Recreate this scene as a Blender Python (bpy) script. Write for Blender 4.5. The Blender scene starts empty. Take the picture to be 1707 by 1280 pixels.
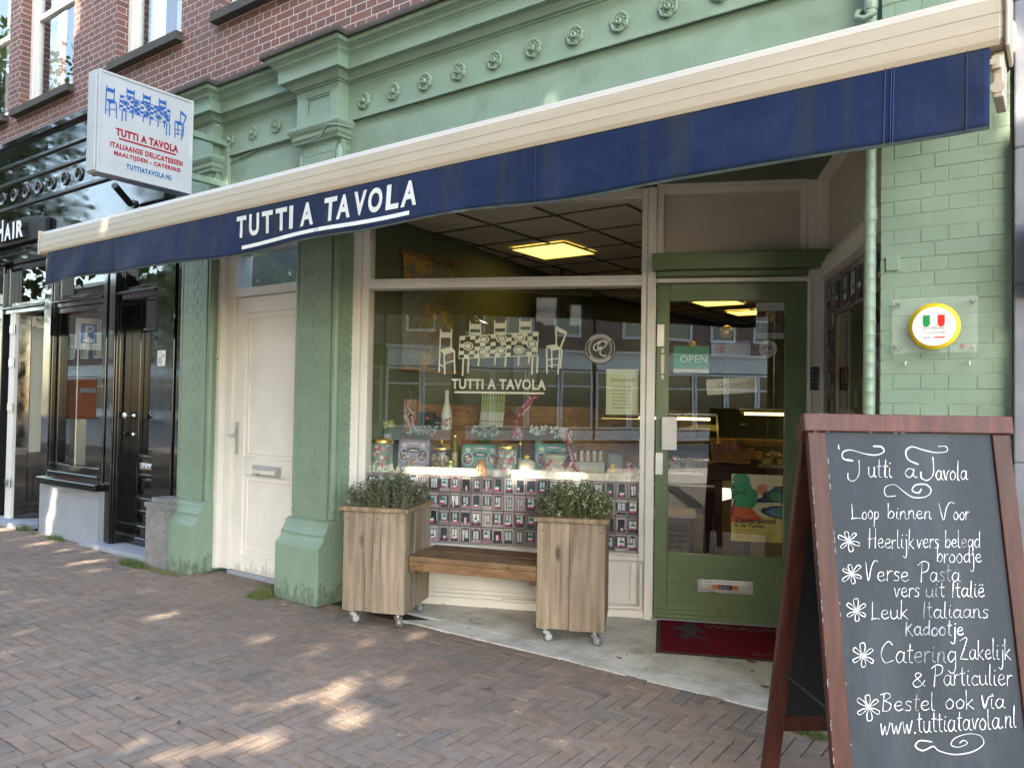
import bpy, math, random
import numpy as np
from mathutils import Matrix, Vector
R = math.radians
random.seed(7); rng = np.random.default_rng(7)
S = bpy.context.scene
COL = S.collection

# ------------------------------------------------------------------ camera
# world: x along the facade (right +), y into the building, z up; facade line y = 0
YAW, PITCH, ROLL = 0.62359, 0.02350, 0.01637
fw = Vector((-math.sin(YAW)*math.cos(PITCH), math.cos(YAW)*math.cos(PITCH), math.sin(PITCH)))
rt0 = Vector((math.cos(YAW), math.sin(YAW), 0)); up0 = rt0.cross(fw)
rt = rt0*math.cos(ROLL)+up0*math.sin(ROLL); up = -rt0*math.sin(ROLL)+up0*math.cos(ROLL)
cam = bpy.data.cameras.new('camera'); co = bpy.data.objects.new('camera', cam); COL.objects.link(co)
cam.sensor_fit = 'HORIZONTAL'; cam.sensor_width = 36; cam.lens = 36*1283/1707; cam.clip_end = 500; cam.clip_start = .05
mw = Matrix((rt, up, -fw)).transposed().to_4x4(); mw.translation = Vector((0, -3.75, 1.45)); co.matrix_world = mw
S.camera = co

# ------------------------------------------------------------------ light
SUN = Vector((-.30, 1, -.62)).normalized()          # direction sunlight travels
elev = math.asin(-SUN.z)
w = bpy.data.worlds.new('World'); S.world = w; w.use_nodes = True
nt = w.node_tree; bg = nt.nodes['Background']
sky = nt.nodes.new('ShaderNodeTexSky'); sky.sky_type = 'NISHITA'; sky.sun_disc = False
sky.sun_elevation = elev; sky.sun_rotation = math.atan2(-SUN.x, -SUN.y)
sky.dust_density = 1.5
nt.links.new(sky.outputs[0], bg.inputs[0]); bg.inputs[1].default_value = .15
sl = bpy.data.lights.new('sun', 'SUN'); sl.energy = 2.4; sl.angle = R(.5); sl.color = (1, .93, .82)
so = bpy.data.objects.new('sun', sl); COL.objects.link(so)
so.rotation_euler = SUN.to_track_quat('-Z', 'Y').to_euler(); so.location = (3, -10, 12)
S.view_settings.view_transform = 'Standard'; S.view_settings.look = 'None'; S.view_settings.gamma = 1
S.view_settings.exposure = 3.5
S.view_settings.use_white_balance = True; S.view_settings.white_balance_temperature = 7250; S.view_settings.white_balance_tint = 8
S.cycles.max_bounces = 8; S.cycles.transparent_max_bounces = 16; S.cycles.caustics_reflective = False; S.cycles.caustics_refractive = False

# ------------------------------------------------------------------ materials
def newmat(name):
    m = bpy.data.materials.new(name); m.use_nodes = True; m.node_tree.nodes.clear(); return m
class NT:
    def __init__(s, m):
        s.t = m.node_tree; s.out = s.t.nodes.new('ShaderNodeOutputMaterial')
    def n(s, typ, ins=None, **kw):
        nd = s.t.nodes.new('ShaderNode'+typ)
        for k, v in kw.items(): setattr(nd, k, v)
        for k, v in (ins or {}).items():
            if hasattr(v, 'is_output') or isinstance(v, bpy.types.NodeSocket): s.t.links.new(v, nd.inputs[k])
            else: nd.inputs[k].default_value = v
        return nd
    def coord(s, scale=(1, 1, 1), kind='Object'):
        tc = s.n('TexCoord'); return s.n('Mapping', {0: tc.outputs[kind], 3: scale}).outputs[0]
    def noise(s, v, sc, det=4, rough=.55, dist=0):
        return s.n('TexNoise', {'Vector': v, 'Scale': sc, 'Detail': det, 'Roughness': rough, 'Distortion': dist}).outputs[0]
    def ramp(s, f, stops):
        r = s.n('ValToRGB', {0: f}); e = r.color_ramp.elements
        while len(e) < len(stops): e.new(.5)
        for i, (p, c) in enumerate(stops): e[i].position = p; e[i].color = (*c, 1) if len(c) == 3 else c
        return r.outputs[0]
    def mix(s, f, a, b, mode='MIX'):
        m = s.n('Mix', data_type='RGBA', blend_type=mode)
        for i, v in ((0, f), (6, a), (7, b)):
            if isinstance(v, bpy.types.NodeSocket): s.t.links.new(v, m.inputs[i])
            elif i == 0: m.inputs[0].default_value = v
            else: m.inputs[i].default_value = (*v, 1)
        return m.outputs[2]
    def bump(s, h, st, dist=.01, nrm=None):
        i = {'Height': h, 'Strength': st, 'Distance': dist}
        if nrm: i['Normal'] = nrm
        return s.n('Bump', i).outputs[0]
    def math(s, op, a, b=0.):
        m = s.n('Math', operation=op)
        for i, v in ((0, a), (1, b)):
            if isinstance(v, bpy.types.NodeSocket): s.t.links.new(v, m.inputs[i])
            else: m.inputs[i].default_value = v
        return m.outputs[0]
    def bsdf(s, col, rough=.5, nrm=None, **kw):
        b = s.n('BsdfPrincipled')
        if isinstance(col, bpy.types.NodeSocket): s.t.links.new(col, b.inputs['Base Color'])
        else: b.inputs['Base Color'].default_value = (*col, 1)
        if isinstance(rough, bpy.types.NodeSocket): s.t.links.new(rough, b.inputs['Roughness'])
        else: b.inputs['Roughness'].default_value = rough
        if nrm: s.t.links.new(nrm, b.inputs['Normal'])
        for k, v in kw.items(): b.inputs[k.replace('_', ' ')].default_value = v
        s.t.links.new(b.outputs[0], s.out.inputs[0]); return b
MATS = {}
def paint(name, c, rough=.5, var=.12, bump=.15, bsc=60, dirt=None, dsc=3, metal=0, spec=.5, sxyz=(1, 1, 1), dlo=.55, splash=None):
    m = newmat(name); t = NT(m); v = t.coord(sxyz)
    n1 = t.noise(v, 5, 5); n2 = t.noise(v, bsc, 3)
    lo = tuple(max(0, x*(1-var)) for x in c); hi = tuple(min(1, x*(1+var)) for x in c)
    col = t.ramp(n1, [(.3, lo), (.7, hi)])
    if dirt:
        n3 = t.noise(v, dsc, 8, .7); f = t.ramp(n3, [(dlo, (0, 0, 0)), (dlo+.2, (1, 1, 1))])
        col = t.mix(f, col, dirt)
    if splash:      # spatter of street dirt: specks and runs, thinning out with height
        hh, sc_ = splash; z = t.n('SeparateXYZ', {0: t.n('TexCoord').outputs['Object']}).outputs[2]
        sp = t.math('ADD', t.noise(t.coord((26, 26, 12)), 1., 6, .75), t.math('MULTIPLY', z, -.55/hh))
        col = t.mix(t.ramp(sp, [(.36, (0, 0, 0)), (.46, (.65,)*3)]), col, sc_)
    rr = t.math('ADD', t.math('MULTIPLY', n1, .25), rough-.12)
    t.bsdf(col, rr, t.bump(n2, bump, .004), Metallic=metal, Specular_IOR_Level=spec); MATS[name] = m; return m
def vcol(name, rough=.5, bump=.1, bsc=80, var=.2, spec=.4, metal=0):
    m = newmat(name); t = NT(m); v = t.coord()
    a = t.n('Attribute', attribute_name='Col').outputs[0]
    n1 = t.noise(v, 14, 5); f = t.ramp(n1, [(.25, (1-var,)*3), (.75, (1+0*var,)*3)])
    col = t.mix(1., a, f, 'MULTIPLY')
    t.bsdf(col, rough, t.bump(t.noise(v, bsc, 3), bump, .004), Specular_IOR_Level=spec, Metallic=metal); MATS[name] = m; return m
def brickmat(name, c1, c2, mort, w=.218, h=.0625, joint=.011):
    m = newmat(name); t = NT(m); tc = t.n('TexCoord').outputs['Object']
    sp = t.n('SeparateXYZ', {0: tc}); nz = t.noise(tc, 7, 3)
    ax = t.math('ADD', sp.outputs[0], sp.outputs[1])
    wob = t.math('MULTIPLY', t.math('SUBTRACT', nz, .5), .008)
    v = t.n('CombineXYZ', {0: t.math('ADD', ax, wob), 1: t.math('ADD', sp.outputs[2], wob), 2: 0.}).outputs[0]
    b = t.n('TexBrick', {'Vector': v, 'Color1': (*c1, 1), 'Color2': (*c2, 1), 'Mortar': (*mort, 1), 'Scale': 1., 'Mortar Size': joint/2,
        'Mortar Smooth': .25, 'Bias': -.1, 'Brick Width': w, 'Row Height': h}, offset=.5, squash=.5, squash_frequency=2)
    big = t.noise(tc, 1.3, 4); fine = t.noise(tc, 45, 5, .7)
    col = t.mix(.55, b.outputs[0], t.ramp(fine, [(.25, (.45, .42, .42)), (.75, (1., 1., 1.))]), 'MULTIPLY')
    col = t.mix(t.ramp(big, [(.42, (0, 0, 0)), (.72, (.45, .45, .45))]), col, (.13, .095, .095))
    hgt = t.math('ADD', t.math('MULTIPLY', b.outputs[1], -1.), t.math('MULTIPLY', fine, .25))
    t.bsdf(col, .85, t.bump(hgt, .8, .012)); MATS[name] = m
def wood(name, dark, mid, lite, axis=2, rough=.75, sc=1., spec=.3, vc=False, knots=True):
    m = newmat(name); t = NT(m)
    s3 = [13*sc, 13*sc, 13*sc]; s3[axis] = .8*sc
    s2 = [5*sc, 5*sc, 5*sc]; s2[axis] = .9*sc
    n1 = t.noise(t.coord(s3), 1.6, 8, .65, .6); n2 = t.noise(t.coord(s2), 1.3, 4, .5, 1.2)
    s4 = [90*sc, 90*sc, 90*sc]; s4[axis] = 2.2*sc
    n4 = t.noise(t.coord(s4), 1.4, 4, .7)
    rings = t.n('TexWave', {'Vector': t.coord(s2), 'Scale': 1.1, 'Distortion': 11., 'Detail': 3., 'Detail Scale': 1.1}).outputs[1]
    f = t.math('ADD', t.math('ADD', t.math('MULTIPLY', n1, .36), t.math('MULTIPLY', rings, .07)), t.math('ADD', t.math('MULTIPLY', n4, .2), t.math('MULTIPLY', n2, .36)))
    col = t.ramp(f, [(.3, dark), (.5, mid), (.72, lite)])
    if vc: col = t.mix(1., col, t.n('Attribute', attribute_name='Col').outputs[0], 'MULTIPLY')
    if knots:
        kv = [5.5*sc]*3; kv[axis] = 2.*sc
        k = t.n('TexVoronoi', {'Vector': t.coord(kv), 'Scale': 1.}).outputs[0]
        col = t.mix(t.ramp(k, [(.05, (.85,)*3), (.13, (0, 0, 0))]), col, tuple(x*.45 for x in dark))
    if knots:       # drying cracks and weather stains
        s5 = [60*sc]*3; s5[axis] = 1.2*sc
        col = t.mix(t.ramp(t.noise(t.coord(s5), 1., 3, .5), [(.62, (0, 0, 0)), (.7, (.7,)*3)]), col, tuple(x*.6 for x in dark))
        col = t.mix(t.ramp(t.noise(t.coord(), 4.5, 6, .7), [(.5, (0, 0, 0)), (.72, (.5,)*3)]), col, tuple((a+b_)*.42 for a, b_ in zip(dark, mid)))
    t.bsdf(col, t.math('ADD', t.math('MULTIPLY', n1, .3), rough-.15), t.bump(t.math('ADD', n1, n4), .35, .006), Specular_IOR_Level=spec); MATS[name] = m
def glass(name, tint=(.93, .95, .93), r0=.1):
    m = newmat(name); t = NT(m)
    tr = t.n('BsdfTransparent', {0: (*tint, 1)}); gl = t.n('BsdfGlossy', {'Color': (1, 1, 1, 1), 'Roughness': .0})
    v = t.coord(); b = t.bump(t.noise(v, 2.2, 2), .02, .01)
    t.t.links.new(b, gl.inputs['Normal'])
    g = t.n('NewGeometry'); d = t.n('VectorMath', {0: g.outputs['Normal'], 1: g.outputs['Incoming']}, operation='DOT_PRODUCT').outputs['Value']
    k = t.math('POWER', t.math('SUBTRACT', 1., t.math('ABSOLUTE', d)), 5.)
    fr = t.math('ADD', t.math('MULTIPLY', k, 1-r0), r0)
    mx = t.n('MixShader', {0: fr, 1: tr.outputs[0], 2: gl.outputs[0]})
    t.t.links.new(mx.outputs[0], t.out.inputs[0]); MATS[name] = m
def film(name, col, alpha=.8, rough=.5, streak=False):
    m = newmat(name); t = NT(m); v = t.coord()
    a = alpha
    if streak: a = t.ramp(t.noise(v, 160, 4, .7), [(.3, (alpha*.55,)*3), (.5, (alpha,)*3)])
    b = t.bsdf(col, rough); 
    if isinstance(a, float): b.inputs['Alpha'].default_value = a
    else: t.t.links.new(a, b.inputs['Alpha'])
    MATS[name] = m
def emit(name, col, st):
    m = newmat(name); t = NT(m); e = t.n('Emission', {0: (*col, 1), 1: st}); t.t.links.new(e.outputs[0], t.out.inputs[0]); MATS[name] = m

GREEN = (.198, .28, .212)
paint('green_paint', GREEN, .42, .09, .25, 40, (.14, .19, .135), 2.6, dlo=.6)
paint('green_base', GREEN, .45, .07, .3, 40, (.14, .19, .135), 5, dlo=.62, splash=(.5, (.06, .075, .05)))
paint('green_door', (.125, .18, .085), .32, .08, .2, 90)
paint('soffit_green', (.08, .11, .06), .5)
paint('white_paint', (.7, .675, .63), .4, .05, .12, 50, (.42, .39, .34), 4, dlo=.66)
paint('white_door', (.76, .73, .69), .38, .04, .1, 40, (.45, .41, .35), 3, dlo=.68, splash=(.4, (.4, .38, .34)))
paint('cream_panel', (.46, .43, .38), .55, .06)
paint('sign_white', (.44, .45, .455), .4, .04, .05, 40, (.36, .37, .36), 2.5, dlo=.55)
paint('letter_white', (.88, .88, .87), .5, .02)
paint('cream_rail', (.45, .385, .3), .4, .06, .08, 60, (.43, .35, .26), 6, sxyz=(.35, 3, 3), dlo=.6)
paint('black_gloss', (.01, .01, .01), .05, .2, .035, 6, spec=.8)
paint('black_matt', (.012, .012, .013), .55, .2)
paint('black_metal', (.02, .02, .02), .35)
paint('bluestone', (.27, .29, .33), .6, .1, .2, 70, (.15, .155, .17), 5, dlo=.58)
paint('granite', (.21, .2, .2), .7, .25, .5, 120, (.12, .115, .11), 30, dlo=.5)
paint('slate', (.055, .048, .04), .8, .25, .5, 40)
paint('stone_slab', (.52, .51, .47), .5, .14, .15, 50, (.27, .25, .21), 3.4, dlo=.47)
paint('steel', (.55, .55, .54), .3, .08, .05, 60, metal=.9)
paint('chrome', (.75, .75, .75), .12, .03, .02, 60, metal=1)
paint('gold', (.75, .52, .16), .28, .1, .05, 60, metal=.9)
paint('grey_pilaster', (.17, .178, .21), .55, .1, .2, 60, (.15, .15, .165), 6, dlo=.55)
paint('rubber', (.02, .02, .021), .7)
paint('wheel_grey', (.1, .12, .14), .5, .1)
paint('chalkboard', (.02, .0255, .033), .6, .2, .08, 60, (.042, .05, .06), 2.2, sxyz=(1.4, 1.4, .5), dlo=.48, spec=.3)
paint('dark_board', (.006, .007, .009), .6, .2)
paint('mat_red', (.13, .008, .022), .95, .2, .8, 350, (.05, .006, .01), 8, dlo=.55, spec=.1)
paint('olive_wall', (.11, .125, .075), .8, .08)
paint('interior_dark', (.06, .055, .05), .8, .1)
paint('floor_tile', (.2, .15, .11), .35, .1)
paint('ceiling_tile', (.74, .69, .62), .85, .06, .1, 80)
vcol('bright_paper', .6, .03, var=.06)
paint('frosted', (.2, .21, .18), .35, .05)
paint('soil', (.03, .022, .016), .95, .3, .8, 80)
paint('asphalt', (.22, .195, .17), .9, .15, .5, 150)
paint('bark', (.09, .075, .058), .95, .25, 1., 30, sxyz=(3, 3, .6))
paint('house_white', (.57, .57, .56), .5, .05)
paint('cream_runner', (.8, .74, .66), .7, .04)
paint('cardboard', (.33, .21, .11), .85, .12)
paint('wicker', (.4, .26, .12), .8, .2, .6, 120)
vcol('printed', .45, .03); vcol('painted_bits', .4, .1); vcol('paper', .75, .03, var=.08); vcol('leafy', .55, .05, var=.25)
vcol('clinker', .92, .5, 120, .3, .12); vcol('fabric_bits', .8, .2)
brickmat('brick', (.225, .098, .074), (.14, .07, .062), (.56, .51, .47), joint=.009)
brickmat('brick_far', (.22, .1, .075), (.13, .075, .065), (.42, .38, .35))
wood('grey_wood', (.1, .076, .055), (.27, .215, .16), (.42, .355, .28), 2, .8, 1., vc=True)
wood('seat_wood', (.075, .046, .028), (.19, .12, .07), (.31, .22, .14), 0, .7, 1., vc=True)
wood('dark_wood', (.016, .005, .0035), (.056, .0145, .009), (.095, .03, .02), 2, .5, 1.4, .35, vc=True, knots=False)
wood('plank_wood', (.14, .065, .02), (.3, .155, .055), (.42, .25, .1), 0, .7, .8, vc=True)
glass('glass', r0=.11); glass('glass_dark', (.75, .78, .76), .09); glass('jar_glass', (.92, .94, .92), .04)
film('letter_film', (.62, .64, .5), .82); film('acrylic', (.75, .85, .77), .09, .08); film('chalk', (.8, .82, .83), .74, .9, True)
film('chalk_soft', (.6, .64, .68), .45, .9, True); film('chalk_smear', (.4, .44, .5), .12, .9, True); film('scuff', (.5, .47, .46), .5, .9, True); film('net_curtain', (.8, .8, .78), .55, .9)
emit('tube_lamp', (1, .72, .26), .9)
emit('lamp_panel', (1, .7, .14), .36)
def _fabric():
    m = newmat('blue_fabric'); t = NT(m); v = t.coord()
    a = t.n('Attribute', attribute_name='Col').outputs[0]
    st = t.noise(t.coord((9, 1, .8)), 1., 6, .65)
    col = t.mix(t.ramp(st, [(.48, (0, 0, 0)), (.66, (.85,)*3)]), a, (.022, .027, .034))
    fine = t.noise(v, 5.5, 5, .55, .5); weave = t.noise(v, 700, 2)
    col = t.mix(t.ramp(fine, [(.5, (0,)*3), (.8, (.35,)*3)]), col, (.035, .05, .12))
    t.bsdf(col, .72, t.bump(fine, .3, .04, t.bump(weave, .15, .001)), Specular_IOR_Level=.15, Sheen_Weight=.05); MATS['blue_fabric'] = m
_fabric()
def _clinker():     # fired clay with sand in the pores, water stains and trodden gum
    m = newmat('clinker'); t = NT(m); v = t.coord()
    a = t.n('Attribute', attribute_name='Col').outputs[0]
    n1 = t.noise(v, 16, 6, .65); big = t.noise(v, .9, 6, .62); sand = t.noise(v, 5, 8, .75)
    col = t.mix(1., a, t.ramp(n1, [(.25, (.68,)*3), (.75, (1.12,)*3)]), 'MULTIPLY')
    col = t.mix(t.ramp(big, [(.46, (0,)*3), (.66, (.35,)*3)]), col, (.1, .085, .073))
    col = t.mix(t.ramp(sand, [(.56, (0,)*3), (.72, (.5,)*3)]), col, (.21, .185, .155))
    gum = t.n('TexVoronoi', {'Vector': v, 'Scale': 2.6}).outputs[0]
    col = t.mix(t.ramp(gum, [(.03, (.55,)*3), (.045, (0,)*3)]), col, (.25, .24, .225))
    t.bsdf(col, .92, t.bump(t.noise(v, 120, 4, .7), .5, .004), Specular_IOR_Level=.12); MATS['clinker'] = m
_clinker()
def _leafmat(name, c):
    m = newmat(name); t = NT(m)
    a = t.n('Attribute', attribute_name='Col').outputs[0]
    b = t.bsdf(t.mix(1., a, c, 'MULTIPLY'), .5)
    tr = t.n('BsdfTranslucent', {0: (c[0]*1.3, c[1]*1.25, c[2]*.5, 1)})
    mx = t.n('MixShader', {0: .25, 1: b.outputs[0], 2: tr.outputs[0]}); t.t.links.new(mx.outputs[0], t.out.inputs[0]); MATS[name] = m
_leafmat('tree_leaf', (.1, .17, .035)); _leafmat('grass_blade', (.1, .14, .05))
def _map():
    m = newmat('map_paper'); t = NT(m); v = t.coord(); n = t.noise(v, 2.2, 6, .6, .6); n2 = t.noise(v, 25, 5, .7)
    c = t.ramp(n, [(.44, (.2, .2, .15)), (.5, (.24, .21, .13)), (.52, (.55, .32, .08)), (.7, (.62, .36, .1))])
    t.bsdf(t.mix(.6, c, t.ramp(n2, [(.3, (.35, .3, .2)), (.65, (1, 1, 1))]), 'MULTIPLY'), .8); MATS['map_paper'] = m
_map()

# ------------------------------------------------------------------ mesh builder
class MB:
    def __init__(s, M=None):
        s.v = []; s.f = []; s.c = []; s.sm = []; s.M = M or Matrix()
    def add(s, vs, fs, col=(1, 1, 1), smooth=False):
        o = len(s.v); M = s.M
        s.v += [tuple(M @ Vector(p)) for p in vs]
        for f in fs: s.f.append([o+i for i in f]); s.c.append(col); s.sm.append(smooth)
        return s
    def box(s, x0, x1, y0, y1, z0, z1, col=(1, 1, 1)):
        v = [(x, y, z) for z in (z0, z1) for y in (y0, y1) for x in (x0, x1)]
        return s.add(v, [(0, 2, 3, 1), (4, 5, 7, 6), (0, 1, 5, 4), (2, 6, 7, 3), (0, 4, 6, 2), (1, 3, 7, 5)], col)
    def quad(s, a, b, c, d, col=(1, 1, 1)): return s.add([a, b, c, d], [(0, 1, 2, 3)], col)
    def poly(s, pts, z, col=(1, 1, 1)): return s.add([(x, y, z) for x, y in pts], [list(range(len(pts)))], col)
    def rect(s, x0, x1, y0, y1, z, col=(1, 1, 1)): return s.poly([(x0, y0), (x1, y0), (x1, y1), (x0, y1)], z, col)
    def disc(s, x, y, z, rx, ry=None, n=28, col=(1, 1, 1)):
        ry = ry or rx; return s.poly([(x+rx*math.cos(2*math.pi*i/n), y+ry*math.sin(2*math.pi*i/n)) for i in range(n)], z, col)
    def ring(s, x, y, z, r0, r1, n=32, col=(1, 1, 1), k=1.):
        v = []; f = []
        for i in range(n):
            a = 2*math.pi*i/n; v += [(x+r0*math.cos(a), y+k*r0*math.sin(a), z), (x+r1*math.cos(a), y+k*r1*math.sin(a), z)]
            j = (i+1) % n; f.append((2*i, 2*i+1, 2*j+1, 2*j))
        return s.add(v, f, col)
    def prism(s, pts, z0, z1, col=(1, 1, 1)):   # closed ccw polygon in xy extruded in z
        n = len(pts); v = [(x, y, z0) for x, y in pts]+[(x, y, z1) for x, y in pts]
        return s.add(v, [list(range(n))[::-1], list(range(n, 2*n))]+[(i, (i+1) % n, n+(i+1) % n, n+i) for i in range(n)], col)
    def tube(s, path, r, n=8, col=(1, 1, 1), cap=True):
        P = [Vector(p) for p in path]; v = []; f = []
        rs = r if isinstance(r, (list, tuple)) else [r]*len(P)
        t = (P[1]-P[0]).normalized(); a = t.orthogonal().normalized()
        for i, p in enumerate(P):
            t = ((P[min(i+1, len(P)-1)]-P[max(i-1, 0)])).normalized()
            a = (a-t*a.dot(t)).normalized(); b = t.cross(a)
            for k in range(n):
                q = p+(a*math.cos(2*math.pi*k/n)+b*math.sin(2*math.pi*k/n))*rs[i]; v.append(tuple(q))
        for i in range(len(P)-1):
            for k in range(n): f.append((i*n+k, i*n+(k+1) % n, (i+1)*n+(k+1) % n, (i+1)*n+k))
        s.add(v, f, col, True)
        if cap: s.add(v[:n], [list(range(n))[::-1]], col); s.add(v[-n:], [list(range(n))], col)
        return s
    def lathe(s, prof, c=(0, 0, 0), n=24, col=(1, 1, 1), ax=2, smooth=True):   # prof: (r, h) along axis
        v = []; f = []
        for r_, h in prof:
            for k in range(n):
                a = 2*math.pi*k/n; p = [r_*math.cos(a), r_*math.sin(a), h]
                if ax == 0: p = [p[2], p[0], p[1]]
                if ax == 1: p = [p[1], p[2], p[0]]
                v.append((c[0]+p[0], c[1]+p[1], c[2]+p[2]))
        for i in range(len(prof)-1):
            for k in range(n): f.append((i*n+k, i*n+(k+1) % n, (i+1)*n+(k+1) % n, (i+1)*n+k))
        s.add(v, f, col, smooth)
        for i in (0, len(prof)-1):
            if prof[i][0] > 1e-4: s.add(v[i*n:(i+1)*n], [list(range(n))[::-1] if i == 0 else list(range(n))], col)
        return s
    def cyl(s, c, r, h, ax=2, n=20, col=(1, 1, 1)): return s.lathe([(r, 0), (r, h)], c, n, col, ax)
    def frame(s, x0, x1, y0, y1, z0, z1, t, col=(1, 1, 1), b=None, tp=None):   # picture frame of bars
        b = t if b is None else b; tp = t if tp is None else tp
        s.box(x0, x0+t, y0, y1, z0, z1, col); s.box(x1-t, x1, y0, y1, z0, z1, col)
        if b: s.box(x0+t, x1-t, y0, y0+b, z0, z1-.001, col)
        if tp: s.box(x0+t, x1-t, y1-tp, y1, z0, z1-.001, col)
        return s
    def ribbon(s, pts, wd, z, col=(1, 1, 1)):
        P = [Vector((p[0], p[1], 0)) for p in pts]; v = []
        for i, p in enumerate(P):
            t = P[min(i+1, len(P)-1)]-P[max(i-1, 0)]
            if t.length < 1e-9: t = Vector((1, 0, 0))
            t.normalize(); nn = Vector((-t.y, t.x, 0)); ww = wd(i/(len(P)-1)) if callable(wd) else wd
            v += [(p.x+nn.x*ww/2, p.y+nn.y*ww/2, z), (p.x-nn.x*ww/2, p.y-nn.y*ww/2, z)]
        return s.add(v, [(2*i, 2*i+1, 2*i+3, 2*i+2) for i in range(len(P)-1)], col)
    def bricks(s, x0, x1, y0, y1, z0, z1, h, l, joint=.009, j=.0015, pat=0, col=(1, 1, 1), inset=.006):
        r = 0; y = y0
        while y < y1-.01:
            ye = min(y+h, y1); row = (r+pat) % 2
            L = l if row == 0 else l/2
            x = x0-(L/2 if row == 0 else L/4)*(1) ; x = x0-[0, l/4][row]
            while x < x1-.004:
                a, b = max(x, x0), min(x+L, x1)
                if b-a > .02:
                    q = joint/2; zz = z1+random.uniform(-j, j); jx = lambda: random.uniform(-.0012, .0012)
                    A = [(a+q, y+q), (b-q, y+q), (b-q, ye-q), (a+q, ye-q)]
                    B = [(a+q+inset+jx(), y+q+inset+jx()), (b-q-inset+jx(), y+q+inset+jx()), (b-q-inset+jx(), ye-q-inset+jx()), (a+q+inset+jx(), ye-q-inset+jx())]
                    s.add([(*p, z0) for p in A]+[(*p, zz) for p in B], [(4, 5, 6, 7), (0, 1, 5, 4), (1, 2, 6, 5), (2, 3, 7, 6), (3, 0, 4, 7)], col)
                x += L
            y += h; r += 1
        return s
    def build(s, name, mat, parent=None, bev=0, seg=2, sub=0):
        off = ORG.get(root_of(parent), Vector()) if parent else Vector()
        me = bpy.data.meshes.new(name); me.from_pydata([tuple(Vector(p)-off) for p in s.v], [], s.f)
        ca = me.color_attributes.new('Col', 'FLOAT_COLOR', 'CORNER')
        arr = np.concatenate([np.tile(np.array([*c[:3], 1.], dtype=np.float32), len(f)) for f, c in zip(s.f, s.c)]) if s.f else np.zeros(0, np.float32)
        ca.data.foreach_set('color', arr)
        me.polygons.foreach_set('use_smooth', s.sm)
        me.materials.append(MATS[mat]); me.update()
        o = bpy.data.objects.new(name, me); COL.objects.link(o)
        if parent: o.parent = parent
        if bev:
            b = o.modifiers.new('bevel', 'BEVEL'); b.width = bev; b.segments = seg; b.limit_method = 'ANGLE'; b.angle_limit = R(50)
        if sub:
            b = o.modifiers.new('sub', 'SUBSURF'); b.levels = sub; b.render_levels = sub
        return o
ORG = {}
def root_of(o):
    while o.parent: o = o.parent
    return o.name
def thing(name, label, cat, loc=(0, 0, 0), group=None):
    o = bpy.data.objects.new(name, None); COL.objects.link(o); o.location = loc; o.empty_display_size = .1
    ORG[o.name] = Vector(loc); o['label'] = label; o['category'] = cat
    if group: o['group'] = group
    return o
def tag(o, label, cat, group=None):
    o['label'] = label; o['category'] = cat
    if group: o['group'] = group
    return o
def struct(o): o['kind'] = 'structure'; return o
def stuff(o, label, cat): o['kind'] = 'stuff'; o['label'] = label; o['category'] = cat; return o
def dup(root, delta, label=None):
    r = root.copy(); COL.objects.link(r); r.location = root.location+Vector(delta)
    if label: r['label'] = label
    def rec(o, po):
        for ch in list(o.children):
            if ch == po: continue
            c = ch.copy(); COL.objects.link(c); c.parent = po; rec(ch, c)
    rec(root, r); return r
def axes(o, x, y, z):
    m = Matrix((Vector(x).normalized(), Vector(y).normalized(), Vector(z).normalized())).transposed().to_4x4(); m.translation = Vector(o); return m
# local frames: (right, up, outwards)
MF = axes((0, 0, 0), (1, 0, 0), (0, 0, 1), (0, -1, 0))
DV = Vector((.91, .4146, 0)).normalized(); NV = Vector((DV.y, -DV.x, 0))
WO = Vector((-2.30, 1.07, 0))
MWN = axes(WO, DV, (0, 0, 1), NV)                        # slanted window wall: (s, z, out)
PS = WO+DV*1.107
MSD = axes(PS, NV, (0, 0, 1), -DV)                       # side glazing of the recess
def F(out=0, dx=0, dz=0): return MF @ Matrix.Translation((dx, dz, out))
def Wm(s=0, z=0, out=0): return MWN @ Matrix.Translation((s, z, out))
def wpt(s, z, out): return MWN @ Vector((s, z, out))

def text(name, s, M, w, h, mat, parent, bold=0., sx=None, extr=0., spacing=1., col=(1, 1, 1), shear=0):
    """lettering fitted into w x h with its lower left corner at the origin of M"""
    cu = bpy.data.curves.new('t', 'FONT'); cu.body = s; cu.size = 1; cu.offset = bold; cu.space_character = spacing; cu.shear = shear; cu.resolution_u = 4
    ob = bpy.data.objects.new('t', cu); COL.objects.link(ob)
    dg = bpy.context.evaluated_depsgraph_get(); me = bpy.data.meshes.new_from_object(ob.evaluated_get(dg))
    vs = [v.co.copy() for v in me.vertices]; fs = [list(p.vertices) for p in me.polygons]
    bpy.data.objects.remove(ob); bpy.data.curves.remove(cu); bpy.data.meshes.remove(me)
    x0 = min(v.x for v in vs); x1 = max(v.x for v in vs); y0 = min(v.y for v in vs); y1 = max(v.y for v in vs)
    kx = w/(x1-x0); ky = h/(y1-y0)
    b = MB(M)
    if extr:
        n = len(vs); P = [((v.x-x0)*kx, (v.y-y0)*ky) for v in vs]
        edges = {}
        for f in fs:
            for i in range(len(f)):
                e = (f[i], f[(i+1) % len(f)]); edges[e] = 1
        bo = [e for e in edges if (e[1], e[0]) not in edges]
        b.add([(*p, 0) for p in P]+[(*p, extr) for p in P], [[i+n for i in f] for f in fs]+[f[::-1] for f in fs]+[(a, c, c+n, a+n) for a, c in bo], col)
    else: b.add([((v.x-x0)*kx, (v.y-y0)*ky, 0) for v in vs], fs, col)
    if parent is None and name is None: return b
    return b.build(name, mat, parent)
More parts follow.
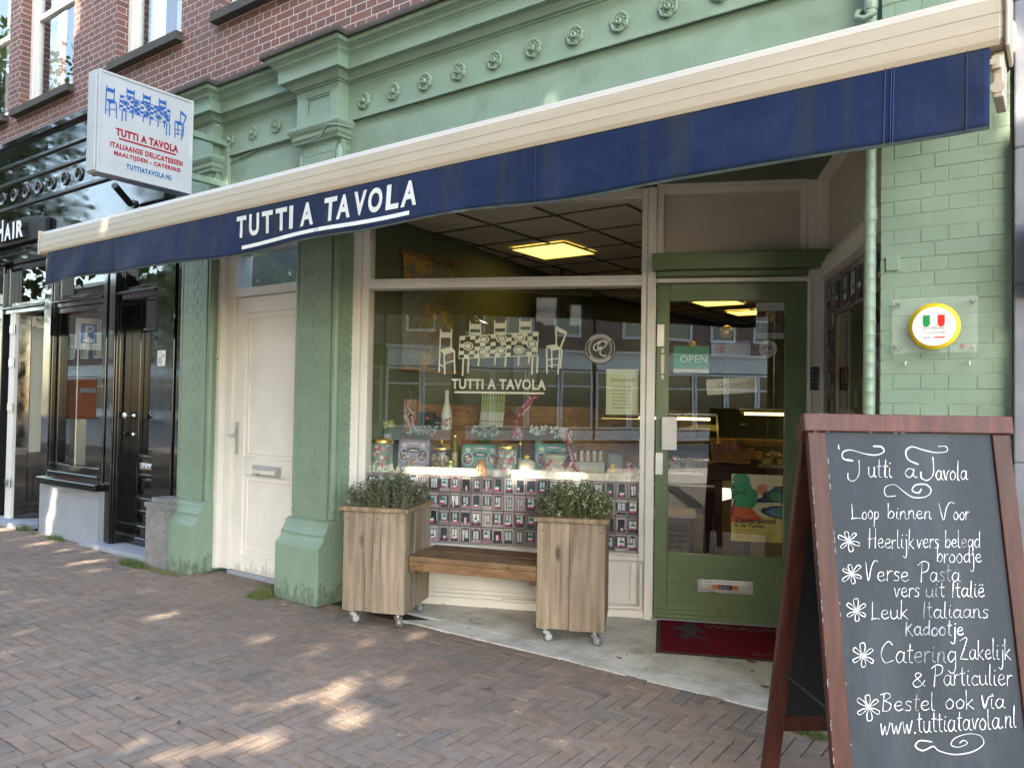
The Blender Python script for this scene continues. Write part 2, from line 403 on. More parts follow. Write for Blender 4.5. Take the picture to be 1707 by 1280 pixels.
def merge_text(b, s, M, w, h, col, bold=0., spacing=1., shear=0):
    t = text(None, s, M, w, h, None, None, bold, spacing=spacing, col=col, shear=shear)
    sv = b.M; b.M = Matrix(); b.add(t.v, t.f, col); b.M = sv
def bars(b, x0, x1, y, n, dy, z, col, th=.004):    # lines of print too small to read
    for i in range(n):
        x = x0
        while x < x1-.01:
            l = random.uniform(.012, .035); e = min(x+l, x1-random.uniform(0, .02))
            if e > x: b.rect(x, e, y-i*dy, y-i*dy+th, z, col)
            x = e+.007
def cr(pts, n=6):     # Catmull-Rom through points
    if len(pts) < 3: 
        a, b_ = pts; return [(a[0]+(b_[0]-a[0])*t/4, a[1]+(b_[1]-a[1])*t/4) for t in range(5)]
    P = [pts[0]]+list(pts)+[pts[-1]]; out = []
    for i in range(1, len(P)-2):
        p0, p1, p2, p3 = P[i-1:i+3]
        for k in range(n):
            t = k/n
            out.append(tuple(.5*(2*p1[a]+(p2[a]-p0[a])*t+(2*p0[a]-5*p1[a]+4*p2[a]-p3[a])*t*t+(3*p1[a]-p0[a]-3*p2[a]+p3[a])*t**3) for a in (0, 1)))
    out.append(tuple(pts[-1])); return out

# ------------------------------------------------------------------ GROUND
b = MB(); b.rect(-30, 14, -7.2, 1.6, -.014, (.05, .045, .035))
# herringbone clinkers, one by one, axis aligned with the facade
U = .068
def clinker(x0, x1, y0, y1):
    g = random.random(); k = .92+.17*random.random()
    c = ((.21, .158, .126), (.204, .156, .127), (.2, .156, .129), (.216, .157, .123))[int(g*4)]
    if random.random() < .04: c = (.165, .14, .122)
    c = tuple(x*k*1.12 for x in c); q = random.uniform(.0018, .0036); i = .001; zz = random.uniform(-.0028, .001)
    tx, ty = random.uniform(-.0018, .0018), random.uniform(-.0018, .0018)
    A = [(x0+q, y0+q), (x1-q, y0+q), (x1-q, y1-q), (x0+q, y1-q)]; B = [(x0+q+i, y0+q+i), (x1-q-i, y0+q+i), (x1-q-i, y1-q-i), (x0+q+i, y1-q-i)]
    zz += .005*math.sin(x0*1.3+.7)*math.sin(y0*1.9+x0*.4)-(.005 if random.random() < .03 else 0); h = [zz+tx, zz+ty, zz-tx, zz-ty]
    b.add([(*p, -.014) for p in A]+[(*p, h[n]) for n, p in enumerate(B)], [(4, 5, 6, 7), (0, 1, 5, 4), (1, 2, 6, 5), (2, 3, 7, 6), (3, 0, 4, 7)], c)
NX, NY = int(13.2/U), int(4.3/U)
for i in range(-2, NX):
    for j in range(-2, NY):
        t = (i-j) % 6
        x0 = -11.5+i*U; y0 = -4.1+j*U
        if t == 0: x1, y1 = x0+3*U, y0+U
        elif t == 5: x1, y1 = x0+U, y0+3*U
        else: continue
        if y0 > -.04 or y0 < -4.1: continue
        y1 = min(y1, -.012+random.uniform(-.006, .002))
        clinker(x0, x1, y0, y1)
x = -5.75
while x < -4.75:
    clinker(x, x+.105, .0, .2); x += .105
pav = struct(b.build('pavement', 'clinker'))
b = MB(); b.rect(-60, 40, -60, -7.2, -.11); b.box(-60, 40, -7.32, -7.19, -.12, -.004); struct(b.build('road', 'asphalt'))
# stone floor of the entrance recess
b = MB()
def sl(poly, k): b.prism(poly, -.012, .004+random.uniform(0, .0015), (k,)*3)
e = [-3.55, -2.68, -1.86, -1.06, -.15]
for i in range(4): sl([(e[i]+.002, -.012), (e[i+1]-.002, -.012), (e[i+1]-.002, .148), (e[i]+.002+(.2 if i == 0 else 0), .148)], 1)
def wy(x): return 1.07+(x+2.30)*.4556+.06
ed = [-4.2, -3.35, -2.5, -1.95, -1.2, -.55]
for i in range(5):
    a, c = ed[i]+.002, ed[i+1]-.002
    a2 = max(a, -4.15)
    ya = max(.156, wy(a2)) if wy(a2) > .17 else .16
    sl([(a, .152), (c, .152), (c, max(.2, wy(c))), (a, max(.17, wy(a)))], 1)
struct(b.build('stone_floor', 'stone_slab'))
b = MB(); b.rect(-4.3, 1.2, .19, 10, -.02); struct(b.build('shop_floor', 'floor_tile'))

# ------------------------------------------------------------------ SHOP BUILDING
shop = thing('shop_building', 'green painted brick shop house with moulded cornice and recessed entrance', 'building', (-3.2, .1, 0))
ZT = 7.6
def wall_sheet(b, x0, x1, z0, z1, holes, y0, y1, base=0):
    xs = sorted({x0, x1, *[h[0] for h in holes], *[h[1] for h in holes]}); zs = sorted({z0, z1, *[h[2] for h in holes], *[h[3] for h in holes]})
    for i in range(len(xs)-1):
        for j in range(len(zs)-1):
            cx, cz = (xs[i]+xs[i+1])/2, (zs[j]+zs[j+1])/2
            if any(h[0] < cx < h[1] and h[2] < cz < h[3] for h in holes): continue
            b.quad((xs[i], y0, zs[j]), (xs[i+1], y0, zs[j]), (xs[i+1], y0, zs[j+1]), (xs[i], y0, zs[j+1]))
            b.quad((xs[i+1], y1, zs[j]), (xs[i], y1, zs[j]), (xs[i], y1, zs[j+1]), (xs[i+1], y1, zs[j+1]))
    for a, c, d, e_ in list(holes)+[(x1, x0, z0, z1)]:
        b.quad((a, y0, d), (a, y0, e_), (a, y1, e_), (a, y1, d)); b.quad((c, y0, e_), (c, y0, d), (c, y1, d), (c, y1, e_))
        b.quad((a, y0, d), (a, y1, d), (c, y1, d), (c, y0, d)); b.quad((a, y0, e_), (c, y0, e_), (c, y1, e_), (a, y1, e_))
def upper_window(parent, x0, x1, z0, z1, y=.05):
    f = MB(); f.frame(x0, x1, z0, z1, -y-.17, -y-.1, .075); f.M = Matrix()
    f = MB(MF); f.frame(x0, x1, z0, z1, -y-.19, -y-.11, .08)
    f.box(x0+.08, x0+.16, z0+.08, z1-.08, -y-.185, -y-.125); f.box(x1-.16, x1-.08, z0+.08, z1-.08, -y-.185, -y-.125)
    f.box(x0+.16, x1-.16, z0+.08, z0+.15, -y-.185, -y-.126); f.box(x0+.16, x1-.16, z0+1.05, z0+1.12, -y-.185, -y-.127)
    fr = f.build('window', 'white_paint', parent, .006)
    g = MB(MF); g.rect(x0+.16, x1-.16, z0+.15, z1-.08, -y-.16); g.build('pane', 'glass_dark', fr)
    s_ = MB(MF); s_.box(x0-.04, x1+.04, z0-.085, z0-.004, -y-.16, .045-y+.03); s_.build('sill', 'slate', fr, .005)
    c = MB()
    for a, d in ((x0+.17, x0+.17+(x1-x0)*.2), (x1-.16-(x1-x0)*.3, x1-.165)):
        n = 24
        for k in range(n):
            u0, u1 = a+(d-a)*k/n, a+(d-a)*(k+1)/n
            w0, w1 = .012*math.sin(k*1.3), .012*math.sin((k+1)*1.3)
            c.quad((u0, y+.25+w0, z0+.1), (u1, y+.25+w1, z0+.1), (u1, y+.25+w1, z1), (u0, y+.25+w0, z1))
    c.build('curtain', 'net_curtain', fr)
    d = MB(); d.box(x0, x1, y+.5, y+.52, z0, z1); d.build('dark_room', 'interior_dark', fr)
H3 = (-5.88, -4.62, 4.72, 6.9)
b = MB(); wall_sheet(b, -7.2, -6.26, 4.0, 4.27, [], .05, .42); wall_sheet(b, -6.26, 1.5, 3.985, ZT, [H3, (-3.6, -2.3, 4.72, 6.9)], .05, .42); b.build('upper_brick_wall', 'brick', shop)
upper_window(shop, *H3)
# frieze and boards under the cornice
b = MB()
b.box(-6.5, -.17, .05, .3, 3.478, 3.76); b.box(-6.5, -6.2, .06, .3, 2.93, 3.4775); b.box(-4.24, -.17, .072, .3, 2.97, 3.477); b.box(-5.78, -4.7, .072, .3, 2.74, 3.477)
for xa, xb in ((-4.24, -.67), (-5.78, -4.7)):
    b.box(xa, xb, .036, .0495, 3.464, 3.482)
fz = b.build('frieze', 'green_paint', shop, .003)
# cornice swept along the facade with break-outs over the pilasters
prof = [(.0, 3.735), (.012, 3.74), (.012, 3.748), (.03, 3.753), (.038, 3.766), (.052, 3.782), (.06, 3.787), (.06, 3.793), (.1, 3.797), (.1, 3.888), (.106, 3.893), (.106, 3.902), (.116, 3.908), (.125, 3.925), (.145, 3.938), (.165, 3.945), (.172, 3.957), (.172, 3.972)]
def sweep(b, prof, outs, xa, xb, yb=.05, yo=-.05):
    rows = []
    for e, z in prof:
        r = [(xa, yb-e, z)]
        for l, r_ in outs: r += [(l-e, yb-e, z), (l-e, yo-e, z), (r_+e, yo-e, z), (r_+e, yb-e, z)]
        r.append((xb, yb-e, z)); rows.append(r)
    n = len(rows[0]); v = [p for r in rows for p in r]
    b.add(v, [(i*n+k, i*n+k+1, (i+1)*n+k+1, (i+1)*n+k) for i in range(len(rows)-1) for k in range(n-1)])
OUTS = [(-6.24, -5.78), (-4.70, -4.24), (-.67, -.17)]
b = MB(); sweep(b, prof, OUTS, -6.5, -.05); cn = b.build('cornice', 'green_paint', shop)
b = MB(); sweep(b, [(.1, 3.9725), (.2, 3.9725), (.203, 3.99), (.2, 4.008), (-.02, 4.03)], OUTS, -6.5, -.05); b.build('cornice_cover', 'slate', cn)
# cast rosettes
def rosette(x, z):
    b = MB(F(-.05, x, z)); n = 56; rings = []
    for rr, hh, am in ((.058, .0, .16), (.06, .016, .16), (.05, .021, .14), (.042, .011, .05), (.034, .011, .0), (.03, .019, .1), (.022, .012, .0)):
        ring = []
        for i in range(n):
            a = 2*math.pi*i/n; q = rr*(1-am+am*abs(math.sin(3.5*a+.3))**.6); ring.append((q*math.cos(a), q*math.sin(a), hh))
        rings.append(ring)
    v = [p for r in rings for p in r]
    b.add(v, [(i*n+k, i*n+(k+1) % n, (i+1)*n+(k+1) % n, (i+1)*n+k) for i in range(len(rings)-1) for k in range(n)], smooth=True)
    b.lathe([(.02, .01), (.019, .026), (.013, .034), (.01, .034), (.007, .026), (0, .026)], n=16)
    for i in range(7):
        a = 2*math.pi*i/7+.35; b.lathe([(.006, .012), (.005, .019), (0, .02)], (.038*math.cos(a), .038*math.sin(a), 0), 8)
    b.build('rosette', 'green_paint', shop)
for i in range(12): 
    if -4.074+.292*i < -.75: rosette(-4.074+.2925*i, 3.586)
for x in (-5.683, -5.372, -5.071): rosette(x, 3.604)
# pilasters
def pilaster(xl, xr, z_top=3.34, right=False):
    b = MB()
    f0 = xl+.055; f1 = xr-.055
    b.box(xl+.006, xr-.006, -.0268 if right else -.006, .28, .3, z_top)
    if not right: b.box(xl+.0565, xr-.0565, -.0268, .0, .3, z_top-.001)
    if right: f0, f1 = xl, xr
    b.M = MF; b.bricks(f0, f1, .58, z_top, .02, .0292, .0635, .212, joint=.003, inset=.0028, j=.001, pat=int(xl*10) % 2)
    if not right:
        for c in (xl+.026, xr-.026):      # corner rolls with a groove beside them
            b.lathe([(.012, .62), (.028, .68), (.028, z_top-.09), (.012, z_top-.04)], (c, 0, 0), 14, ax=1)
        b.bricks(xl+.002, f0-.004, .58, .66, .008, .024, .08, .1); b.bricks(f1+.004, xr-.002, .58, .66, .008, .024, .08, .1)
    # brick returns on the right and left flank
    b.M = axes((xr-.004, 0, 0), (0, 1, 0), (0, 0, 1), (1, 0, 0)); b.bricks(.03, .27, .58, z_top, -.004, .004, .0635, .212, pat=1, joint=.005, inset=.004, j=.0006)
    b.M = axes((xl+.004, .28, 0), (0, -1, 0), (0, 0, 1), (-1, 0, 0)); b.bricks(0, .25, .58, z_top, -.004, .004, .0635, .212, pat=1, joint=.005, inset=.004, j=.0006)
    p = b.build('pilaster', 'green_paint', shop)
    # base: plinth block with torus mouldings
    b = MB(); c = (xl+xr)/2
    pr = [(.15, 0), (.152, .39), (.148, .405), (.135, .415), (.118, .43), (.105, .452), (.1, .47), (.104, .478), (.1, .49), (.085, .505), (.07, .53), (.064, .553), (.06, .562), (.035, .575), (.0, .585)]
    v = []; 
    for e, z in pr:
        s_ = min(e, .03)*.2; v += [(xl-s_, .28, z), (xl-s_, -e, z), (xr+s_, -e, z), (xr+s_, .28, z)]
    b.add(v, [(4*i+k, 4*i+k+1, 4*i+k+5, 4*i+k+4) for i in range(len(pr)-1) for k in range(3)])
    b.build('pilaster_base', 'green_base', p, .006)
    # capital: abacus mouldings and block with sunk panel
    b = MB(); pr = [(0, 3.335), (.012, 3.34), (.012, 3.355), (.028, 3.375), (.03, 3.4), (.045, 3.42), (.055, 3.44), (.055, 3.462), (.02, 3.475), (0, 3.478)]
    v = []
    for e, z in pr: v += [(xl-e, .2, z), (xl-e, -.04-e, z), (xr+e, -.04-e, z), (xr+e, .2, z)]
    b.add(v, [(4*i+k, 4*i+k+1, 4*i+k+5, 4*i+k+4) for i in range(len(pr)-1) for k in range(3)])
    b.M = F(.05); x0, x1, z0, z1 = xl, xr, 3.478, 3.735; px0, px1, pz0, pz1 = xl+.1, xr-.09, 3.53, 3.68
    b.box(x0, px0, z0, z1, -.2, 0); b.box(px1, x1, z0, z1, -.2, 0); b.box(px0, px1, z0, pz0, -.12, -.0005); b.box(px0, px1, pz1, z1, -.12, -.0005)
    b.box(px0, px1, pz0, pz1, -.05, -.016); b.frame(px0+.0005, px1-.0005, pz0+.0005, pz1-.0005, -.0155, -.006, .014)
    b.build('capital', 'green_paint', p, .003)
    return p
pilaster(-6.24, -5.78); pilaster(-4.70, -4.24); pilaster(-.67, -.17, right=True)
# short wall ends behind pilasters, recess soffit
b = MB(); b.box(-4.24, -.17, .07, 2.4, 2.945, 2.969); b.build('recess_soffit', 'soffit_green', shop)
# cable stapled under the capitals
b = MB(); pts = [(-6.0, -.06, 3.0), (-5.79, -.05, 3.1), (-5.72, .055, 3.2), (-5.68, .055, 3.42), (-5.3, .056, 3.462), (-4.76, .05, 3.46), (-4.72, -.06, 3.35), (-4.55, -.067, 3.34), (-4.4, -.067, 3.36), (-4.3, -.1, 3.415), (-4.2, -.1, 3.4), (-4.185, .03, 3.41)]
b.tube(pts, .006, 6); b.build('cable', 'green_paint', shop)
b = MB(); b.tube([(-3.18, .07, 3.16), (-3.18, .0, 3.17), (-3.185, -.03, 3.2)], .016, 10); b.build('pipe_stub', 'green_paint', shop)

# white side door with transom
b = MB(MF)
b.box(-5.85, -5.73, 0.03, 2.74, -.26, -.04); b.box(-5.73, -5.63, .03, 2.74, -.26, -.09); b.box(-5.63, -4.72, 2.285, 2.355, -.26, -.085)
b.box(-5.63, -4.72, 2.66, 2.74, -.26, -.09); b.box(-5.87, -5.835, .02, 2.74, -.2, -.03)
wf = b.build('side_door_frame', 'white_paint', shop, .006)
b = MB(MF); b.rect(-5.63, -4.72, 2.355, 2.66, -.15); b.build('transom_pane', 'glass_dark', wf)
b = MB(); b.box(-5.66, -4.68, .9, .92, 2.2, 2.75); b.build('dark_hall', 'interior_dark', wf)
b = MB(MF); z0, z1 = -.17, -.12
b.box(-5.625, -5.5, .03, 2.28, z0, z1); b.box(-4.83, -4.72, .03, 2.28, z0, z1)
b.box(-5.5, -4.83, 2.15, 2.28, z0, z1-.001); b.box(-5.5, -4.83, .82, .96, z0, z1-.001); b.box(-5.5, -4.83, .03, .17, z0, z1-.001)
for a, c in ((.17, .82), (.96, 2.15)):
    b.box(-5.5, -4.83, a, c, z0, z1-.02); b.frame(-5.47, -4.86, a+.03, c-.03, z1-.02, z1-.008, .02)
sd = b.build('side_door', 'white_door', shop, .005)
b = MB(MF); b.box(-5.36, -5.0, .82, .91, -.119, -.108); b.box(-5.34, -5.02, .838, .892, -.107, -.1); b.build('letter_slot', 'steel', sd, .004)
b = MB(MF); b.box(-5.335, -5.045, .842, .875, -.099, -.088); b.build('stuck_flyer', 'white_paint', sd, .003)
b = MB(MF); b.box(-5.603, -5.563, .98, 1.25, -.119, -.112); b.tube([(-5.583, 1.14, -.112), (-5.583, 1.14, -.06), (-5.585, 1.145, -.055), (-5.62, 1.145, -.055)], .011, 10); b.cyl((-5.583, 1.04, -.118), .012, .012)
b.build('handle', 'steel', sd, .002)
b = MB(); b.box(-5.63, -4.72, .08, .2, .0, .03); b.build('door_sill', 'bluestone', sd, .003)
# number plate 32B
t = thing('house_number_plate', 'small white enamel house number plate reading 32 on the white door frame', 'house number', (-5.79, .03, 1.76))
b = MB(MF); b.box(-5.83, -5.735, 1.715, 1.805, -.04, -.034); b.build('plate', 'white_paint', t, .003)
b = MB(); merge_text(b, '32', F(-.033, -5.822, 1.732), .055, .055, (.02,)*3, .01); merge_text(b, 'B', F(-.033, -5.763, 1.765), .018, .022, (.02,)*3); b.build('number', 'printed', t)

# --- slanted shop window
WT = 2.93
b = MB(MWN)
b.box(-2.2, -2.1, .0, WT, -.12, .05); b.box(-2.1, -2.045, .385, WT, -.1, .02)
b.box(-2.045, -.07, 2.262, 2.333, -.1, .03); b.box(-2.045, -.07, 2.285, 2.312, .031, .045)
b.box(-2.045, -.07, 2.86, WT, -.1, .03); b.box(-2.045, -.07, .385, .437, -.1, .03)
b.box(-.07, -.03, .385, WT, -.11, .028); b.box(-.03, .03, .0, WT, -.12, .05)
b.box(-2.06, -.06, .425, .436, .031, .05)
win = b.build('shop_window', 'white_paint', shop, .006)
b = MB(MWN); b.box(-2.1, -.0305, .0, .384, -.1, -.01); b.box(-2.1, -.0305, .0, .06, -.009, .03); b.box(-2.1, -.0305, .06, .085, -.009, .012); b.frame(-2.02, -.11, .1, .38, -.009, .004, .012)
b.tube([(-.05, .37, .04), (-.05, .1, .04), (-.06, .075, .04), (-.3, .07, .04), (-1.0, .068, .04)], .014, 10)
b.build('stall_riser', 'white_paint', win, .004)
b = MB(MWN); b.rect(-2.045, -.07, .437, 2.262, -.03); b.rect(-2.045, -.07, 2.333, 2.86, -.03); b.build('pane', 'glass', win)
# photo panel of balconies with flags, printed and stuck behind the lower glass
def balcony_print(b, x0, x1, y0, y1, nx, ny, z, dim=1., pk=(.62, .05, .28)):
    cw, ch = (x1-x0)/nx, (y1-y0)/ny; q = lambda c: tuple(v*dim for v in c)
    b.rect(x0, x1, y0, y1, z, q((.05, .045, .045)))
    for j in range(ny):
        for i in range(nx):
            a = x0+i*cw; c = y0+j*ch; X = lambda u: a+u*cw; Y = lambda v: c+v*ch
            wall = random.choice(((.3, .27, .26), (.36, .26, .27), (.24, .22, .22), (.4, .36, .34), (.3, .2, .22), (.2, .18, .18), (.42, .4, .38)))
            m = .025; b.rect(X(m), X(1-m), Y(m), Y(1-m), z+.0006, q(wall))
            if random.random() < .5: b.rect(X(.1), X(.9), Y(.86), Y(.91), z+.0012, q((.45, .42, .4)))
            ww = random.uniform(.24, .37); wl, wr = .5-ww, .5+ww; wb, wt = random.uniform(.16, .3), random.uniform(.78, .88)
            dark = q(random.choice(((.02, .02, .03), (.03, .04, .05), (.05, .06, .08))))
            if random.random() < .18: b.poly([(X(.5+ww*math.cos(k*math.pi/10)), Y(wt+.08*math.sin(k*math.pi/10))) for k in range(11)], z+.0012, q((.05, .05, .06)))
            if random.random() < .6: b.rect(X(wl-.05), X(wr+.05), Y(wb-.05), Y(wt+.04), z+.0011, q((.55, .52, .5)) if random.random() < .5 else q((.1, .09, .09)))
            b.rect(X(wl), X(wr), Y(wb), Y(wt), z+.0018, dark)
            k = random.random()
            wc = q(random.choice(((.7, .72, .74), (.55, .6, .66), (.4, .5, .55))))
            if k < .75:
                b.rect(X(wl+.05), X(.47), Y(wb+.06), Y(wt-.05), z+.0024, wc); b.rect(X(.53), X(wr-.05), Y(wb+.06), Y(wt-.05), z+.0024, wc)
            if k < .3: b.rect(X(wl-.14), X(wl-.01), Y(wb), Y(wt), z+.0024, q((.06, .05, .05))); b.rect(X(wr+.01), X(wr+.14), Y(wb), Y(wt), z+.0024, q((.06, .05, .05)))
            if random.random() < .5:
                b.rect(X(wl-.08), X(wr+.08), Y(.08), Y(.26), z+.0027, q((.03, .03, .03)))
                for n_ in range(5): b.rect(X(wl-.06+n_*(2*ww+.12)/5), X(wl-.04+n_*(2*ww+.12)/5), Y(.08), Y(.26), z+.0029, q((.2, .19, .19)))
            g, wh, rd = q((.0, .16, .09)), q((.75, .75, .75)), q(pk)
            fx = random.uniform(.3, .55); fy = random.uniform(.12, .3); fw = random.uniform(.2, .4); sk = random.uniform(-.12, .12); fh = random.uniform(.24, .42)
            if random.random() < .62:
                for n_, cc in enumerate((rd, wh, g)):
                    u0, u1 = fx-fw/2, fx+fw/2; v0, v1 = fy+fh*n_/3, fy+fh*(n_+1)/3; sl0, sl1 = sk*n_/3, sk*(n_+1)/3
                    b.poly([(X(u0+sl0), Y(v0)), (X(u1+sl0), Y(v0)), (X(u1+sl1), Y(v1)), (X(u0+sl1), Y(v1))], z+.0034, cc)
            elif random.random() < .75:
                for n_, cc in enumerate((g, wh, rd) if random.random() < .6 else (rd, wh, g)):
                    b.rect(X(fx-fw/2+fw*n_/3), X(fx-fw/2+fw*(n_+1)/3), Y(fy), Y(fy+fh), z+.0034, cc)
b = MB(MWN); balcony_print(b, -2.045, -.07, .437, .915, 25, 4, -.024); b.build('balcony_photo_panel', 'printed', win)

# drawing of the laid table (used on the glass and on the projecting sign)
def table_art(b, ox, oy, k, z, fg, bg, sk=0.):
    T = lambda x, y: (ox+(x-453)*k, oy-(y-525)*k-(x-453)*k*sk)
    zc = [z]
    def seg(x0, y0, x1, y1, w):
        d = math.hypot(x1-x0, y1-y0); nx, ny = -(y1-y0)/d*w/2, (x1-x0)/d*w/2; zc[0] += .00002
        b.poly([T(x0+nx, y0+ny), T(x1+nx, y1+ny), T(x1-nx, y1-ny), T(x0-nx, y0-ny)][::-1], zc[0], fg)
    def quadp(*p): zc[0] += .00002; b.poly([T(*q) for q in p], zc[0], fg)
    def chair(x, y, s=1, flip=False):
        X = lambda u: x+(110-u if flip else u)
        seg(X(8), y, X(4), y+250, 9); seg(X(75), y+2, X(72), y+120, 9); quadp((X(10), y+18), (X(75), y+18), (X(74), y+50), (X(9), y+50))
        quadp((X(6), y+120), (X(72), y+102), (X(98), y+128), (X(34), y+150)); seg(X(34), y+148, X(38), y+262, 10); seg(X(92), y+125, X(98), y+258, 10)
        seg(X(6), y+205, X(38), y+222, 7); seg(X(38), y+200, X(95), y+180, 8)
    chair(452, 585)
    for bx, by in ((632, 540), (778, 535), (925, 525)):
        seg(bx+3, by, bx+3, by+82, 7); seg(bx+68, by, bx+68, by+78, 7); quadp((bx+4, by+16), (bx+68, by+16), (bx+68, by+46), (bx+4, by+46)); quadp((bx+4, by+66), (bx+68, by+66), (bx+68, by+78), (bx+4, by+78))
    # right chair
    quadp((1132, 575), (1142, 570), (1196, 600), (1190, 615), (1146, 600)); seg(1136, 574, 1140, 690, 9); seg(1194, 605, 1160, 700, 11); quadp((1080, 680), (1140, 672), (1170, 700), (1112, 708))
    for a, c in (((1084, 690), (1088, 838)), ((1112, 700), (1116, 806)), ((1160, 700), (1150, 842)), ((1172, 700), (1164, 806))): seg(*a, *c, 9)
    seg(1086, 760, 1150, 752, 7); seg(1088, 795, 1150, 788, 7)
    P = lambda u, v: (578+u*(457)-6*v, 628-25*u+v*(127+5*u))
    plates = [(.11, .45), (.31, .2), (.31, .75), (.54, .2), (.54, .72), (.77, .2), (.77, .72), (.93, .5)]
    for e0, e1 in ((P(0, 0), P(1, 0)), (P(0, 1), P(1, 1)), (P(0, 0), P(0, 1)), (P(1, 0), P(1, 1))): seg(*e0, *e1, 5)
    for i in range(15):
        for j in range(6):
            u, v = (i+.5)/15, (j+.5)/6
            if any(((u-a)*457)**2+((v-c)*127*1.25)**2 < 34**2 for a, c in plates): continue
            if (i+j) % 2 == 0: quadp(P(i/15, j/6), P((i+1)/15, j/6), P((i+1)/15, (j+1)/6), P(i/15, (j+1)/6))
    for a, c in plates:
        x, y = P(a, c); p = T(x, y); zc[0] += .00002
        b.ring(*p, zc[0], 25*k, 33*k, 26, fg, .74); b.disc(*p, zc[0], 17*k, 12.5*k, 22, fg); b.ring(*p, zc[0]+.0002, 17.5*k, 20*k, 22, fg, .74)
    for x, y, l in ((600, 755, 98), (632, 754, 84), (692, 750, 46), (788, 746, 48), (850, 744, 56), (925, 741, 54), (985, 738, 44), (1005, 737, 105), (1034, 736, 100)): seg(x, y, x-3, y+l, 10)
b = MB(MWN); table_art(b, -1.515, 2.045, .00125, -.026, (1, 1, 1), None)
b.build('window_table_drawing', 'letter_film', win); b = MB(MWN)
merge_text(b, 'TUTTI A TAVOLA', Wm(-1.417, 1.538, -.026), .69, .075, (1, 1, 1), .03, 1.08)
b.rect(-1.393, -.738, 1.508, 1.522, -.026)
b.build('window_name_lettering', 'letter_film', win); b = MB(MWN)
merge_text(b, 'ITALIAANSE', Wm(-2.03, .925, -.026), .36, .042, (1, 1, 1), .02, 1.1); b.build('window_lettering', 'letter_film', win); b = MB(MWN); merge_text(b, 'DELICATESSEN', Wm(-1.62, .925, -.026), .43, .042, (1, 1, 1), .02, 1.1); b.build('window_lettering', 'letter_film', win); b = MB(MWN)
merge_text(b, 'MAALTIJDEN', Wm(-.99, .925, -.026), .43, .042, (1, 1, 1), .02, 1.15); b.build('window_lettering', 'letter_film', win); b = MB(MWN)
b.rect(-.535, -.515, .943, .949, -.026); b.build('window_lettering', 'letter_film', win); b = MB(MWN)
merge_text(b, 'CATERING', Wm(-.48, .925, -.026), .39, .042, (1, 1, 1), .02, 1.15)
b.build('window_lettering', 'letter_film', win)

# --- shop door, header, transom panel
b = MB(MWN); b.box(.0305, 1.01, 2.275, 2.305, -.1, .04); b.box(1.005, 1.11, 0, 2.94, -.12, .05); b.box(1.012, 1.03, 0, 2.275, -.05, .058)
b.box(.0305, 1.005, 2.925, 2.975, -.1, .05); b.box(.0305, .075, 2.455, 2.925, -.1, .03); b.box(.96, 1.0045, 2.455, 2.925, -.1, .03); b.box(.075, .96, 2.88, 2.925, -.1, .03)
df = b.build('shop_door_frame', 'white_paint', shop, .005)
b = MB(MWN); b.box(.075, .96, 2.456, 2.88, -.08, -.02); b.build('transom_board', 'cream_panel', df, .003)
b = MB(MWN); b.box(.0, 1.137, 2.345, 2.455, .051, .16); b.box(.035, 1.0, 2.31, 2.3445, -.05, .1); b.build('header_box', 'green_door', df, .006)
b = MB(MWN); z0, z1 = -.045, .012
b.box(.036, .123, .02, 2.27, z0, z1); b.box(.872, 1.003, .02, 2.27, z0, z1); b.box(.123, .872, 2.155, 2.27, z0, z1-.0007); b.box(.123, .872, .375, .452, z0, z1-.0007)
b.box(.123, .872, .255, .3745, z0, z1-.004); b.box(.123, .872, .135, .2545, z0, z1-.004); b.box(.123, .872, .02, .1345, z0, z1-.004); b.box(.036, 1.0, .05, .075, z1, z1+.02); b.box(.036, 1.0, .022, .0495, z1, z1+.032)
dr = b.build('shop_door', 'green_door', shop, .004)
b = MB(MWN); b.rect(.123, .872, .452, 2.155, -.01); b.build('door_pane', 'glass', dr)
b = MB(MWN); b.box(.322, .68, .205, .29, .0085, .022); b.box(.345, .64, .222, .272, .0225, .03); b.build('letter_slot', 'steel', dr, .004)
b = MB(MWN); b.rect(.42, .585, .232, .262, .0312, (.02, .02, .02)); b.rect(.42, .458, .232, .262, .0318, (.75, .25, .05)); b.rect(.547, .585, .232, .262, .0318, (.75, .25, .05))
for x in (.424, .551): merge_text(b, 'NEE', Wm(x, .24, .0324), .03, .014, (.03,)*3, .01)
bars(b, .464, .54, .25, 2, .01, .0324, (.5,)*3, .003); b.build('slot_sticker', 'printed', dr)
b = MB(MWN); b.box(.076, .178, 1.145, 1.368, .03, .055); b.box(.095, .16, 1.2, 1.32, .012, .03); b.build('push_box', 'white_paint', dr, .005)
for zc in (1.92, 1.05):
    b = MB(MWN); b.box(.038, .088, zc-.075, zc+.075, .0125, .02); b.cyl((.063, zc+.005, .02), .016, .012); b.cyl((.063, zc+.005, .032), .008, .006); b.build('lock', 'steel', dr, .002)
b = MB(MWN); b.box(.066, .09, 1.66, 1.79, .0125, .03); b.box(.068, .088, 1.8, 1.83, .0125, .024); b.box(.068, .088, 1.62, 1.65, .0125, .024); b.build('sensor_strip', 'white_paint', dr, .002)
b = MB(MWN); b.box(.02, 1.01, .0045, .02, -.06, .06); b.build('threshold', 'bluestone', df, .003)
t = thing('door_keypad', 'black keypad with white digits on the white frame right of the shop door', 'keypad', wpt(1.045, 1.635, .05))
b = MB(MWN); b.box(1.02, 1.072, 1.56, 1.71, .0505, .068); b.build('keypad_case', 'black_metal', t, .006)
b = MB(MWN)
for i in range(5):
    for j in range(2): b.disc(1.036+j*.02, 1.585+i*.025, .0688, .0035, n=10, col=(.7,)*3)
b.build('keypad_digits', 'printed', t)

